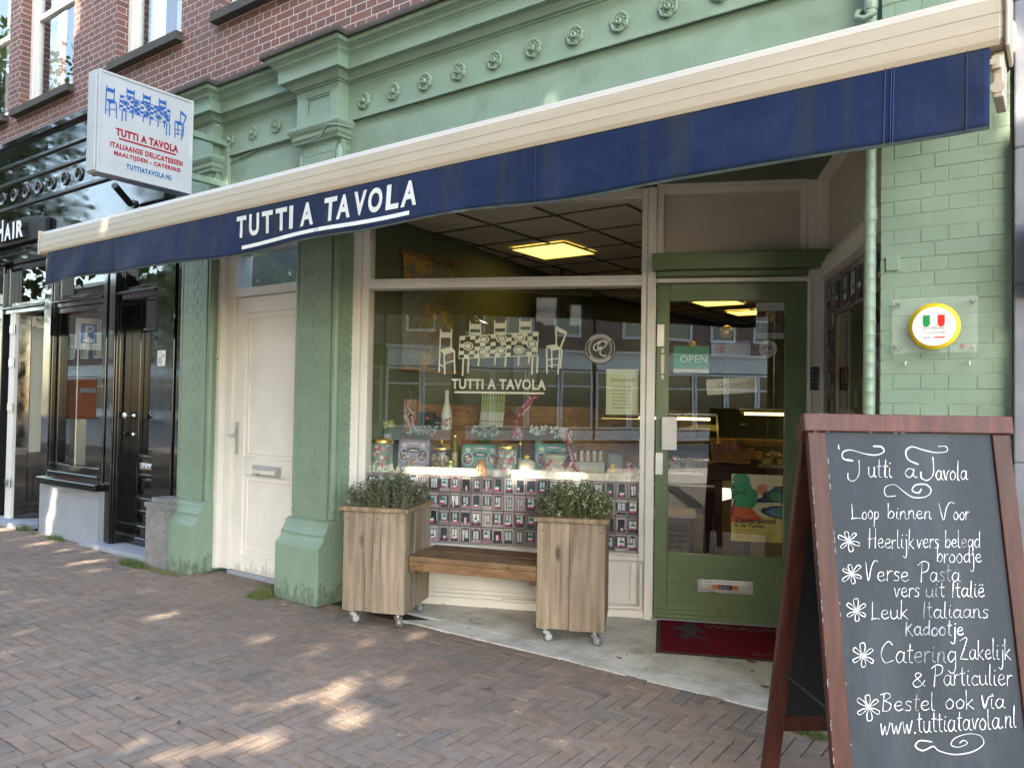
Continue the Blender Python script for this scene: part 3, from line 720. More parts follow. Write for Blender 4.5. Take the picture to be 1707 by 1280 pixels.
# --- side glazing of the recess
b = MB(MSD); L = 1.62
b.box(0, L, 2.275, 2.37, -.1, .04); b.box(0, L, 2.39, 2.41, -.1, .02); b.box(0, L, 2.925, 2.975, -.1, .05); b.box(.0, .06, 2.4, 2.925, -.1, .03); b.box(L-.06, L, 0, 2.975, -.1, .05); b.box(0.0, L-.06, 0, .1, -.1, .03)
b.box(0.0, .012, .1, 2.275, -.1, .03)
sw = b.build('side_window', 'white_paint', shop, .005)
b = MB(MSD); b.box(.06, L-.06, 2.411, 2.925, -.06, -.02); b.build('transom_board', 'cream_panel', sw)
b = MB(MSD); b.rect(.012, L-.06, .1, 2.275, -.03); b.build('pane', 'glass', sw)
b = MB(MSD); balcony_print(b, .014, .24, .4, 2.27, 2, 10, -.026, .8, (.45, .03, .06)); balcony_print(b, .2405, L-.06, 2.02, 2.27, 7, 1, -.026, .8, (.45, .03, .06)); balcony_print(b, .2405, L-.06, .4, .9, 7, 3, -.026, .8, (.45, .03, .06))
b.build('balcony_photo_panel', 'printed', sw)
# --- interior shell
b = MB()
b.quad((-4.22, .25, 0), (-4.95, 5.7, 0), (-4.95, 5.7, 3), (-4.22, .25, 3)); b.quad((-4.95, 5.7, 0), (-4.95, 9.5, 0), (-4.95, 9.5, 3), (-4.95, 5.7, 3))
b.quad((-4.95, 9.5, 0), (1.2, 9.5, 0), (1.2, 9.5, 3), (-4.95, 9.5, 3)); b.quad((1.2, 9.5, 0), (1.2, .3, 0), (1.2, .3, 3), (1.2, 9.5, 3)); b.quad((1.2, .3, 0), (-.3, .3, 0), (-.3, .3, 3), (1.2, .3, 3))
b.build('interior_walls', 'olive_wall', shop)
def room_y(x):      # inner face of the street side of the shop
    if x < -1.3: return max(.2, wy(x)+.06)
    if x < -.6: return 1.62+(x+1.3)*(.2-1.62)/.7
    return .2
b = MB(); b.poly([(-4.95, .2), (-4.25, .25), (-1.3, 1.62), (-.6, .2), (1.2, .2), (1.2, 9.5), (-4.95, 9.5)], 2.87, (.5,)*3)
cl = b.build('ceiling', 'ceiling_tile', shop)
b = MB()
for i in range(11): x = -4.93+.6*i; b.box(x-.012, x+.012, room_y(x)+.03, 9.5, 2.862, 2.8695)
for i in range(16):
    y = .53+.6*i; xs = [x for x in np.arange(-4.94, 1.2, .02) if room_y(x)+.04 < y]; seg = []
    for x in xs:
        if not seg or x-seg[-1][1] > .03: seg.append([x, x])
        seg[-1][1] = x
    for p, q in seg: b.box(p, q, y-.012, y+.012, 2.863, 2.8695)
b.build('ceiling_grid', 'interior_dark', cl)
for i, (x, y, lab) in enumerate(((-3.85, 2.23, 'square yellow ceiling light panel seen through the window top light'), (-3.85, 6.4, 'yellow ceiling light panel at the top edge of the door glass'), (-3.85, 7.7, 'farther yellow ceiling light panel seen through the door beside the cheese poster'), (-1.2, 3.2, 'yellow ceiling light panel above the counter behind the shop door'), (-2.4, 4.3, 'added yellow ceiling light panel deep in the shop, out of view, brightening the interior'), (-.4, 1.7, 'added unseen yellow ceiling light panel inside the side glazing, brightening the shop'), (-2.2, 2.3, 'added unseen yellow ceiling light panel above the display, brightening the shop'), (-.5, 4.6, 'added unseen yellow ceiling light panel over the rear counter, brightening the shop'))):  # last four panels are added out of view to brighten the interior
    t = thing('ceiling_light', lab, 'ceiling light', (x, y, 2.86), 'ceiling light panels in the shop')
    b = MB(); b.rect(x-.28, x+.28, y+.28, y-.28, 2.852); b.build('diffuser', 'lamp_panel', t)
    b = MB(); b.frame(x-.3, x+.3, y-.3, y+.3, 2.845, 2.86, .02); b.build('light_frame', 'white_paint', t)

# ------------------------------------------------------------------ SALON NEXT DOOR
sal = thing('salon_building', 'brick house with glossy black hair salon front at the left edge', 'building', (-8.4, .1, 0))
b = MB(); HW = [(-9.83, -8.52, 4.72, 6.9), (-7.62, -6.47, 4.72, 6.9), (-12.1, -10.12, 4.72, 6.9)]
wall_sheet(b, -15, -6.262, 4.27, ZT, HW, .05, .42); b.build('upper_brick_wall', 'brick', sal)
for h in HW: upper_window(sal, *h)
b = MB(MF)
b.box(-15, -7.2, 3.06, 4.26, -.3, .05); b.box(-7.2, -6.5, 3.06, 4.0, -.3, .0499)
fa = b.build('fascia', 'black_gloss', sal)
b = MB(MF)
for z in (4.255, 4.02, 3.82, 3.54):
    b.lathe([(.026, -15), (.026, -7.2 if z > 4 else -6.5)], (0, z, .052), 10, ax=0)
b.box(-15, -7.2, 4.235, 4.29, -.06, .1); b.box(-15, -6.5, 3.0, 3.06, -.3, .085); b.box(-15, -6.5, 2.93, 3.0, -.3, .065)
b.build('fascia_moulding', 'black_gloss', fa, .004)
for i in range(12):
    x = -7.15-.3*i-.03
    b = MB(F(.0505, x, 3.677)); b.lathe([(.07, .0), (.07, .016), (.058, .016), (.055, .004), (0, .003)], n=28); b.build('fascia_disc', 'black_gloss', fa)
# posts, rails, sills (all black)
b = MB(MF)
for x0, x1 in ((-10.6, -9.95), (-8.886, -8.678), (-7.616, -7.353)): b.box(x0, x1, .0, 2.93, -.2, .0)
b.box(-8.86, -8.7, .0, 2.93, .0005, .014); b.box(-7.6, -7.53, .0, 2.93, .0005, .014); b.box(-7.44, -7.37, .0, 2.93, .0005, .014)
b.box(-6.684, -6.371, .0, 2.93, -.2, .0); b.box(-6.371, -6.25, .0, 2.93, -.2, -.03); b.box(-6.345, -6.28, .0, 2.93, -.0295, -.012)
for x0, x1 in ((-9.95, -8.886), (-8.678, -7.616), (-7.353, -6.684)):
    b.box(x0, x1, 2.36, 2.44, -.2, -.02); b.box(x0, x1, 2.41, 2.43, -.0195, .02); b.box(x0, x1, 2.4305, 2.445, -.0195, .0)
    b.frame(x0+.001, x1-.001, 2.445, 2.925, -.15, -.05, .045)
b.box(-8.678, -7.616, 2.3, 2.3595, -.2, -.03); b.box(-8.66, -8.63, .7, 2.3, -.16, -.05); b.box(-8.678, -7.616, .66, .73, -.16, -.04); b.box(-7.65, -7.617, .73, 2.3, -.16, -.05)
b.box(-8.69, -7.45, .535, .6, -.2, .12); b.box(-8.676, -7.62, .6, .66, -.16, .02)
po = b.build('shopfront_frame', 'black_gloss', sal, .006)
b = MB(MF); b.rect(-8.63, -7.65, .73, 2.3, -.08); b.rect(-9.9, -8.93, 2.49, 2.88, -.1); b.rect(-8.63, -7.66, 2.49, 2.88, -.1); b.rect(-7.31, -6.73, 2.49, 2.88, -.1); b.build('pane', 'glass_dark', po)
b = MB(MF); b.box(-8.73, -7.5, .0, .53, -.2, .06); b.box(-8.73, -7.5, .47, .4785, .0605, .064); b.build('stone_dado', 'bluestone', sal, .004)
b = MB(MF); b.box(-7.74, -6.43, .0, .045, -.3, .12); b.build('door_step', 'bluestone', sal, .004)
b = MB(MF); b.box(-10.05, -9.0, .0, .05, -.8, .12); b.build('door_step', 'bluestone', sal, .004)
b = MB(MF)
b.box(-6.43, -6.13, .0, .5, -.1, .18); b.box(-6.435, -6.12, .415, .422, -.1, .183); b.box(-6.44, -6.115, .5, .54, -.1, .19); b.box(-6.40, -6.14, .54, .58, -.1, .15); b.build('pilaster_plinth', 'granite', sal, .012)
# black panelled door
b = MB(MF); z0, z1 = -.2, -.14
b.box(-7.353, -7.33, .05, 2.36, -.2, -.02)
b.box(-7.33, -7.19, .05, 2.36, z0, z1); b.box(-6.77, -6.69, .05, 2.36, z0, z1)
for a, c in ((.05, .2), (.38, .46), (.72, .86), (2.1, 2.36)): b.box(-7.19, -6.77, a, c, z0, z1-.001)
for a, c in ((.2, .38), (.46, .72), (.86, 2.1)):
    b.box(-7.19, -6.77, a, c, z0, z1-.03); b.frame(-7.188, -6.772, a+.002, c-.002, z1-.03, z1+.012, .03); b.box(-7.12, -6.84, a+.05, c-.05, z1-.03, z1-.012) if c-a < 1 else None
b.box(-7.33, -6.69, .05, .12, z1+.001, z1+.03); b.box(-7.33, -6.69, .2, .23, z1+.001, z1+.02)
bd = b.build('panelled_door', 'black_gloss', sal, .005)
b = MB(MF); b.lathe([(.022, -.14), (.022, -.13), (.011, -.125), (.011, -.09), (.028, -.075), (.036, -.055), (.028, -.03), (0, -.025)], (-7.26, 1.26, 0), 20); b.build('door_knob', 'chrome', bd); b = MB(MF); b.lathe([(.02, -.14), (.02, -.12), (0, -.118)], (-7.26, 1.08, 0), 16); b.build('door_lock', 'chrome', bd)
b = MB(MF); b.box(-7.11, -6.85, .76, .82, -.139, -.125); b.box(-7.08, -6.88, .775, .806, -.1245, -.12); b.build('letter_slot', 'chrome', bd, .003)
b = MB(MF); b.box(-7.05, -6.92, .779, .803, -.1195, -.118, (.8, .8, .76)); b.rect(-7.03, -7.0, .783, .8, -.1175, (.03,)*3); b.rect(-6.97, -6.94, .783, .8, -.1175, (.03,)*3); b.build('slot_sticker', 'printed', bd)
# open door leaf and white jamb, interior
b = MB(MF); b.box(-9.76, -9.62, .05, 2.36, -.3, -.01); b.build('white_jamb', 'white_paint', sal, .004)
for z in (2.18, 1.8, 1.3, .45):
    b = MB(MF); b.box(-9.74, -9.6, z-.045, z+.045, -.0095, .003); b.cyl((-9.61, z-.05, .003), .013, .1, 1, 10); b.build('hinge', 'steel', sal, .002)
b = MB(); b.M = axes((-9.59, .04, 0), (.5, .87, 0), (0, 0, 1), (.87, -.5, 0))
b.box(0, .12, .06, 2.34, -.02, .02); b.box(.78, .9, .06, 2.34, -.02, .02); b.box(.12, .78, .06, .25, -.02, .019); b.box(.12, .78, .62, .8, -.02, .019); b.box(.12, .78, 2.2, 2.34, -.02, .019); b.box(.12, .78, .25, .62, -.01, .005); b.frame(.16, .74, .29, .58, .0055, .015, .02)
ol = b.build('open_door_leaf', 'black_gloss', sal, .004)
b = MB(); b.M = axes((-9.59, .04, 0), (.5, .87, 0), (0, 0, 1), (.87, -.5, 0)); b.box(.12, .78, .8, 2.2, -.004, .004); b.build('frosted_pane', 'frosted', ol)
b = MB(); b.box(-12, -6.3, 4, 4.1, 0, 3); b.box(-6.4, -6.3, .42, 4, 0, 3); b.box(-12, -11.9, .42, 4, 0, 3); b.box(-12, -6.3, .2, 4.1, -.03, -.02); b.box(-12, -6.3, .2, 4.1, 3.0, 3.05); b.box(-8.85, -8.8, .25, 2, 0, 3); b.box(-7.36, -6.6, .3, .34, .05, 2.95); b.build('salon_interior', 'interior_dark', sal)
b = MB(); b.box(-8.75, -7.75, .3, .9, .6, .64); b.build('window_ledge', 'grey_wood', sal)
# small things of the salon
t = thing('salon_letter_sign', 'black box sign with raised white letters AIR on the black fascia', 'sign', (-9.2, -.05, 3.2))
b = MB(MF); b.prism([(-11, 3.1), (-8.72, 3.1), (-8.68, 3.14), (-8.68, 3.3), (-8.74, 3.33), (-9.0, 3.345), (-9.05, 3.37), (-9.3, 3.37), (-11, 3.37)], .052, .11); b.build('sign_box', 'black_matt', t, .01)
for s_, x, w_, h_ in (('H', -9.72, .14, .24), ('A', -9.55, .17, .185), ('I', -9.345, .05, .185), ('R', -9.25, .17, .185)):
    lt = text('raised_letter', s_, F(.111, x, 3.14), w_, h_, 'black_matt', t, .045, extr=.045)
    text('letter_face', s_, F(.1575, x, 3.14), w_, h_, 'letter_white', lt, .045)
t = thing('spot_lamp', 'small black spot lamp on a bar on the black fascia behind the awning', 'lamp', (-7.2, -.05, 3.3))
b = MB(MF); b.cyl((-7.0, 3.22, .05), .04, .02); b.tube([(-7.0, 3.22, .07), (-6.99, 3.22, .12)], .012); b.build('arm', 'black_metal', t)
b = MB(MF); b.tube([(-6.98, 3.21, .1), (-6.84, 3.31, .32)], .03, 14); b.build('lamp_head', 'black_metal', t)
t = thing('house_number_plate', 'white house number plate reading 30 on the glossy black pilaster', 'house number', (-6.55, 0, 1.79))
b = MB(MF); b.box(-6.62, -6.49, 1.72, 1.86, .001, .007); b.build('plate', 'white_paint', t, .003)
b = MB(); merge_text(b, '30', F(.0075, -6.605, 1.735), .06, .07, (.03, .05, .12), .01); merge_text(b, 'BS', F(.0075, -6.54, 1.80), .035, .025, (.03, .05, .12)); merge_text(b, 'D-H', F(.0075, -6.6, 1.825), .05, .02, (.03, .05, .12)); b.build('number', 'printed', t)
t = thing('parking_sign', 'white sign with blue parking disc symbol on a thin pole behind the salon window', 'sign', (-8.3, .2, .75))
MP = axes((-8.33, .2, 2.09), (.43, .9, 0), (0, 0, 1), (.9, -.43, 0))
b = MB(MP); b.box(-.12, .12, -.165, .165, -.005, 0); b.build('sign_plate', 'house_white', t, .01)
b = MB(MP); b.rect(-.07, .075, -.095, .11, .0015, (.02, .12, .55)); b.ring(.012, .055, .002, .02, .036, col=(.85,)*3); b.rect(-.03, -.012, -.045, .09, .0021, (.85,)*3)
b.poly([(-.05, -.07), (0, -.03), (.06, -.06), (.045, -.085), (-.02, -.09)], .0022, (.85,)*3); merge_text(b, 'ZONE', MP @ Matrix.Translation((.03, .125, .002)), .06, .02, (.1,)*3); b.build('parking_symbol', 'printed', t)
b = MB(MP); b.tube([(-.09, -1.4, -.012), (-.09, .1, -.012)], .009); b.build('pole', 'steel', t)

# right neighbour: grey stone pilaster
t = thing('right_neighbour_house', 'grey stone pilaster of the neighbouring house at the right edge', 'building', (.1, 0, 0))
b = MB()
z = 0
for h in (.62, .62, .71, .55, .6, .62, .38, .8, .8, .9, .95): b.box(-.168, .4, -.09, .4, z+.003, z+h-.003); z += h
b.box(-.1665, .4, -.083, .4, 0, z)
b.build('stone_pilaster', 'grey_pilaster', t, .008)
b = MB(); b.box(-.13, -.11, -.13, -.091, 1.9, 1.96); b.box(-.12, .05, -.17, -.1305, 1.92, 2.2); b.build('wall_box', 'black_metal', t, .004)
b = MB(); b.box(.4, 1.5, -.02, .4, 0, 4); b.build('stone_wall', 'grey_pilaster', t)

# drainpipe
t = thing('drainpipe', 'green painted drainpipe beside the right brick pier', 'drainpipe', (-.715, -.01, 0))
prf = [(.027, 0)]
for k in range(58):
    z = .25+k*.0635; prf += [(.0262, z), (.0275, z+.0025), (.0275, z+.005), (.0262, z+.0075)]
b = MB(); b.lathe(prf+[(.0262, 3.95)], (-.715, -.012, 0), 18); b.build('pipe', 'green_paint', t)
for z in (2.29, 1.1, 3.25):
    b = MB(); b.lathe([(.028, z), (.031, z+.006), (.031, z+.05), (.028, z+.056)], (-.715, -.012, 0), 18); b.build('pipe_collar', 'green_paint', t)
b = MB(); b.tube([(-.72, .04, 3.28), (-.775, -.01, 3.26), (-.77, -.05, 3.22), (-.735, -.06, 3.2), (-.69, -.05, 3.22)], .012, 8); b.build('pipe_bracket', 'green_paint', t)

# ------------------------------------------------------------------ AWNING
aw = thing('awning', 'extended awning with cream front rail and dark blue valance lettered TUTTI A TAVOLA', 'awning', (-3.2, -1.15, 2.3))
pr = [(-1.152, 2.505), (-1.158, 2.52), (-1.16, 2.55), (-1.1585, 2.5505), (-1.1585, 2.5535), (-1.16, 2.555), (-1.158, 2.594), (-1.1565, 2.5945), (-1.1565, 2.5975), (-1.158, 2.599), (-1.155, 2.636), (-1.1535, 2.6365), (-1.1535, 2.6395), (-1.154, 2.641), (-1.14, 2.665), (-1.128, 2.676), (-1.12, 2.679), (-1.04, 2.683), (-1.01, 2.67), (-1.0, 2.64), (-1.0, 2.52), (-1.02, 2.5), (-1.13, 2.497)]
b = MB(); n = len(pr); xs = [-6.265, -6.25, -.155, -.14]
v = []
for i, x in enumerate(xs):
    k = .9 if i in (0, 3) else 1
    v += [(x, -1.08+(y+1.08)*k, 2.59+(z-2.59)*k) for y, z in pr]
f = [(i*n+k, (i+1)*n+k, (i+1)*n+(k+1) % n, i*n+(k+1) % n) for i in range(3) for k in range(n)]+[list(range(n)), list(range(3*n, 4*n))[::-1]]
b.add(v, f)
ra = b.build('front_rail', 'cream_rail', aw)
b = MB(); b.box(-.139, -.128, -1.17, -.99, 2.49, 2.69); b.build('end_cap', 'cream_rail', ra, .02)
b = MB(); b.box(-6.277, -6.266, -1.165, -1.0, 2.5, 2.68); b.build('end_cap', 'cream_rail', ra, .02)
def val_edge(x): return 2.266+.012*math.sin(x*2.1+.6)+.007*math.sin(x*5.3)+.012*math.exp(-((x+1.25)/.3)**2)
def val_y(x, t):    # t 0 top .. 1 bottom
    a = max(0, (-x-4.2)/2)
    return -1.148+t*(.012*math.sin(x*3.1)+.010*math.sin(x*7.3+1+t*1.5)*(.4+a)+.006*math.sin(x*15+t*3)*a-.01)
b = MB(); nx, nz = 320, 10; v = []; f = []
for i in range(nx+1):
    x = -6.135+(6.135-.178)*i/nx
    for j in range(nz+1):
        t = j/nz; zt = 2.512; v.append((x+(-.03*t if i < 3 else 0)+.0, val_y(x, t), zt+(val_edge(x)-zt)*t))
for i in range(nx):
    for j in range(nz): f.append((i*(nz+1)+j, i*(nz+1)+j+1, (i+1)*(nz+1)+j+1, (i+1)*(nz+1)+j))
b.add(v, f, (.006, .016, .056), True)
for x in (-.455, -.437, -.43, -3.12, -3.1, -5.2, -1.77, -.235):      # seams
    b.add([(x+dx, val_y(x, j/8)-.0025, 2.51+(val_edge(x)-2.51)*j/8) for j in range(9) for dx in (-.0008, .0008)], [(2*j, 2*j+1, 2*j+3, 2*j+2) for j in range(8)], (.05, .07, .19) if x > -.5 else (.02, .035, .11))
m = 240
b.add([(-6.13+(5.95)*i/m, val_y(-6.13+5.95*i/m, 1)-.003, val_edge(-6.13+5.95*i/m)+dz) for i in range(m+1) for dz in (-.004, .006)], [(2*i, 2*i+1, 2*i+3, 2*i+2) for i in range(m)], (.05, .06, .045))
va = b.build('valance', 'blue_fabric', aw)
sol = va.modifiers.new('thick', 'SOLIDIFY'); sol.thickness = .003
# lettering hugging the valance
def hug(bm_, out=.004):
    for i, (x, y, z) in enumerate(bm_.v):
        t = min(1, max(0, (2.512-z)/.246)); bm_.v[i] = (x, val_y(x, t)-out, z)
b = MB()
letters = (('T', -3.803, .087), ('U', -3.69, .088), ('T', -3.577, .093), ('T', -3.459, .096), ('I', -3.343, .032), ('A', -3.25, .108), ('T', -3.06, .096), ('A', -2.963, .1), ('V', -2.84, .088), ('O', -2.738, .096), ('L', -2.616, .084), ('A', -2.517, .1))
for c_, x, w_ in letters: merge_text(b, c_, axes((x, -1.15, 2.347), (1, 0, 0), (0, 0, 1), (0, -1, 0)), w_, .122, (.72, .72, .7), .035)
for i in range(40):
    x0 = -3.752+1.295*i/40; x1 = -3.752+1.295*(i+1)/40
    b.quad((x0, 0, val_edge(x0)+.03), (x1, 0, val_edge(x1)+.03), (x1, 0, val_edge(x1)+.05), (x0, 0, val_edge(x0)+.05), (.8, .8, .78))
hug(b); b.build('valance_lettering', 'printed', va)
b = MB(); v = []; NXf = 40
for i in range(NXf+1):
    x = -6.15+5.97*i/NXf
    for j in range(9):
        t = j/8; v.append((x, -1.01+t*.96, 2.655+t*.33-.03*math.sin(t*math.pi)))
b.add(v, [(i*9+j, i*9+j+1, (i+1)*9+j+1, (i+1)*9+j) for i in range(NXf) for j in range(8)], (.006, .016, .056), True); b.build('fabric_roof', 'blue_fabric', aw)
for x in (-5.4, -1.0):
    b = MB(); s_ = 1 if x < -3 else -1; b.tube([(x, -.06, 2.86), (x+s_*.55, -.5, 2.74)], .026, 10); b.tube([(x+s_*.55, -.5, 2.735), (x+s_*.1, -1.02, 2.6)], .022, 10); b.lathe([(.035, -.035), (.035, .035)], (x+s_*.55, -.5, 2.735), 14); b.build('folding_arm', 'cream_rail', aw)
b = MB(); b.box(-6.2, -.16, -.12, .03, 2.88, 3.02); b.build('wall_cassette', 'cream_rail', aw, .02)
b = MB(); b.box(-.172, -.145, -1.13, -.98, 2.36, 2.495); b.cyl((-.16, -1.133, 2.39), .018, .01, 1, 14); b.box(-.176, -.15, -1.145, -1.1305, 2.44, 2.48); b.cyl((-.17, -1.15, 2.46), .01, .02, 1, 10); b.build('end_bracket', 'cream_rail', aw, .004)

# ------------------------------------------------------------------ PROJECTING SIGN
ps = thing('projecting_sign', 'white box sign over the pavement with a blue laid table and red lettering', 'sign', (-5.72, -.65, 3.06))
sc_ = .743/.785
b = MB(); b.box(-5.79, -5.66, -1.048, -.305, 3.06, 3.806); bx = b.build('sign_box', 'sign_white', ps, .006)
MS = axes((-5.66, -1.048, 3.06), (0, 1, 0), (0, 0, 1), (1, 0, 0)) @ Matrix.Scale(sc_, 4)
b = MB(MS); b.frame(0, .785, 0, .79, .0, .008, .02); b.build('sign_frame', 'sign_white', bx, .003)
b = MB(); b.box(-5.782, -5.668, -1.062, -1.049, 3.07, 3.8); b.build('end_panel', 'sign_white', bx, .003)
b = MB()
for z in (3.1, 3.43, 3.76): b.cyl((-5.675, -1.066, z), .006, .005, 1, 8)
b.build('screw_row', 'steel', bx)
b = MB(MS); BL = (.008, .1, .36); RD = (.36, .015, .03)
table_art(b, .055, .735, .0009, .0015, BL, None, .03)
merge_text(b, 'TUTTI A TAVOLA', MS @ Matrix.Translation((.14, .315, .0015)), .52, .062, RD, .055, 1.12)
b.rect(.165, .64, .290, .304, .0015, RD)
merge_text(b, 'ITALIAANSE DELICATESSEN', MS @ Matrix.Translation((.1, .215, .0015)), .6, .045, RD, .055, 1.18)
merge_text(b, 'MAALTIJDEN - CATERING', MS @ Matrix.Translation((.13, .15, .0015)), .55, .045, RD, .055, 1.18)
merge_text(b, 'TUTTIATAVOLA.NL', MS @ Matrix.Translation((.23, .075, .0015)), .38, .042, (.02, .12, .33), .05, 1.15)
b.build('sign_print', 'printed', bx)
b = MB(); b.box(-5.75, -5.7, -.306, .07, 3.2, 3.25); b.box(-5.75, -5.7, -.306, .04, 3.55, 3.6); b.box(-5.77, -5.68, .03, .069, 3.15, 3.66); b.build('wall_bracket', 'green_paint', ps, .004)

# ------------------------------------------------------------------ PLANTERS AND BENCH
D3 = Vector((DV.x, DV.y, 0)); M3 = -NV
def planter(label, org, dirv, w_, dp, seed, plabel, flowers):
    rnd = random.Random(seed)
    dirv = Vector(dirv).normalized(); back = Vector((-dirv.y, dirv.x, 0))
    A = axes(org, dirv, (0, 0, 1), -back)      # local (right, up, out) with out towards the street
    t = thing('planter', label, 'planter', org, 'wooden planters on castors')
    h = .735
    b = MB(A); x = 0; cuts = [0, w_*.48, w_]
    for i in range(2):
        k = rnd.uniform(.88, 1.1); b.box(cuts[i]+.0015, cuts[i+1]-.0015, .095+rnd.uniform(-.003, .003), h, -.024, 0, (k, k*.98, k*.95))
    for i in range(2):
        for x in (cuts[i]+.03, cuts[i+1]-.03):
            for y in (.125, h-.05): b.cyl((x+rnd.uniform(-.006, .006), y+rnd.uniform(-.006, .006), -.0005), .0042, .0014, 2, 8, (.18, .16, .14))
    b.build('front_board', 'grey_wood', t, .002)
    for sx, nm in ((w_-.0, 1), (.0, -1)):
        b = MB(A); cuts = [.026, dp*.36, dp*.7, dp]
        for i in range(3):
            k = rnd.uniform(.8, 1.05); x0, x1 = (sx-.024, sx-.0005) if nm > 0 else (sx+.0005, sx+.024)
            b.box(x0, x1, .097, h-.001, -cuts[i+1]+.0015, -cuts[i]-.0015, (k, k*.97, k*.93))
        b.build('side_board', 'grey_wood', t, .002)
    b = MB(A); b.box(.03, w_-.03, .1, h-.002, -dp, -dp+.024); b.box(.026, w_-.026, .095, .12, -dp+.03, -.026, (.5, .5, .5)); b.build('back_board', 'grey_wood', t)
    b = MB(A); o = .022; g = .05
    b.box(-o, w_+o, h, h+.028, -g, o, (.95, .85, .72)); b.box(-o, w_+o, h, h+.028, -dp-o, -dp+.04, (.85, .8, .7)); b.box(-o, g, h, h+.0278, -dp+.0405, -g-.0005, (1, .85, .7)); b.box(w_-g, w_+o, h, h+.0278, -dp+.0405, -g-.0005, (.95, .82, .66))
    b.build('rim', 'grey_wood', t, .004)
    b = MB(A); b.box(.03, w_-.03, h-.06, h-.03, -dp+.03, -.03); b.build('soil', 'soil', t)
    for cx_, cz_, a in ((.05, -.06, .4), (w_-.06, -.05, -.5), (w_-.06, -dp+.06, 1.0), (.05, -dp+.06, -.8)):
        c = thing('x', '', '') if False else None
        b = MB(A @ Matrix.Translation((cx_, 0, cz_)) @ Matrix.Rotation(a, 4, 'Y'))
        b.box(-.03, .03, .087, .0945, -.03, .03); b.tube([(0, .088, 0), (0, .07, 0)], .014, 10)
        b.prism([(-.02, .07), (.022, .07), (.03, .033), (.018, .028), (-.005, .055), (-.02, .06)], .014, .018); b.prism([(-.02, .07), (.022, .07), (.03, .033), (.018, .028), (-.005, .055), (-.02, .06)], -.018, -.014); b.box(-.02, .022, .066, .071, -.018, .018)
        cs = b.build('castor', 'steel', t, .001)
        b = MB(A @ Matrix.Translation((cx_, 0, cz_)) @ Matrix.Rotation(a, 4, 'Y')); b.lathe([(.01, -.013), (.026, -.012), (.031, -.007), (.031, .007), (.026, .012), (.01, .013)], (.02, .032, 0), 22); b.build('wheel', 'wheel_grey', cs)
        b = MB(A @ Matrix.Translation((cx_, 0, cz_)) @ Matrix.Rotation(a, 4, 'Y')); b.lathe([(.007, -.022), (.007, .022)], (.02, .032, 0), 10); b.lathe([(.02, -.0135), (.02, .0135)], (.02, .032, 0), 18); b.build('axle', 'steel', cs)
    # the shrub standing in it
    p = thing('planter_shrub', plabel, 'plant', A @ Vector((w_/2, h-.03, -dp/2)))
    bs, bl = MB(A), MB(A)
    for i in range(300):
        x = rnd.uniform(.03, w_-.03); z = -rnd.uniform(.035, dp-.04)
        dx, dz = (x/w_-.5), (-z/dp-.5)
        L = .215*(1-1.5*(dx*dx+.6*dz*dz))*rnd.choice((rnd.uniform(.4, 1), rnd.uniform(.8, 1.15), rnd.uniform(1.05, 1.35)))*(1 if flowers else .95)
        lean = Vector((dx*.45+rnd.uniform(-.35, .35), 1, -dz*.5+rnd.uniform(-.35, .35))).normalized()
        base = Vector((x, h-.035, z)); tip = base+lean*max(L, .05)
        bs.tube([base, (base+tip)/2+Vector((rnd.uniform(-.01, .01), 0, rnd.uniform(-.01, .01))), tip], [.0024, .0018, .001], 5, (.28, .24, .15), False)
        nl = int(8+9*L/.15); tone = rnd.uniform(.75, 1.2)
        for k in range(nl):
            u = .3+.75*k/nl; c = base+(tip-base)*u
            a = k*2.4+rnd.uniform(-.5, .5); small = flowers and x > w_*.3; s_ = rnd.uniform(.024, .042)*(1.15-.3*u)*(.68 if small else 1)
            out = Vector((math.cos(a), rnd.uniform(.1, .9), math.sin(a))).normalized(); side = out.cross(Vector((0, 1, 0))).normalized(); nrm = side.cross(out)
            if small: col = (.11*tone, .175*tone, .06*tone) if rnd.random() < .75 else (.22, .3, .1)
            else: col = rnd.choice([(.17, .22, .13), (.12, .17, .09), (.25, .3, .19), (.2, .17, .13), (.4, .43, .33), (.14, .2, .1)]); col = tuple(v_*tone for v_ in col)
            q = [c, c+out*s_*.45+side*s_*.36+nrm*s_*.1, c+out*s_-nrm*s_*.1, c+out*s_*.45-side*s_*.36+nrm*s_*.1]
            bl.add([tuple(v_) for v_ in q], [(0, 1, 2, 3)], col)
        if flowers and x > w_*.28 and rnd.random() < .85:
            for k in range(rnd.randint(1, 3)):
                c = tip+Vector((rnd.uniform(-.012, .012), rnd.uniform(-.02, .008), rnd.uniform(-.012, .012))); bl.lathe([(0, -.004), (.004, -.001), (.0035, .003), (0, .005)], tuple(c), 6, (.75, .78, .55))
        if not flowers and rnd.random() < .06: bl.lathe([(0, -.004), (.004, -.001), (.0035, .003), (0, .005)], tuple(tip), 6, (.75, .7, .6))
    bs.build('stems', 'leafy', p); bl.build('foliage', 'leafy', p)
    return A
PA = planter('weathered plank planter on castors against the green pillar, left end of the bench', (-3.785, -.325, 0), (.925, .38, 0), .425, .47, 1, 'low grey leaved shrub in the left plank planter', False)
PB = planter('weathered plank planter on castors next to the shop door, right end of the bench', (-2.585, .128, 0), (.9, .436, 0), .41, .47, 2, 'low green shrub with tiny white buds in the right plank planter', True)
ORGB = wpt(0, 0, 0)
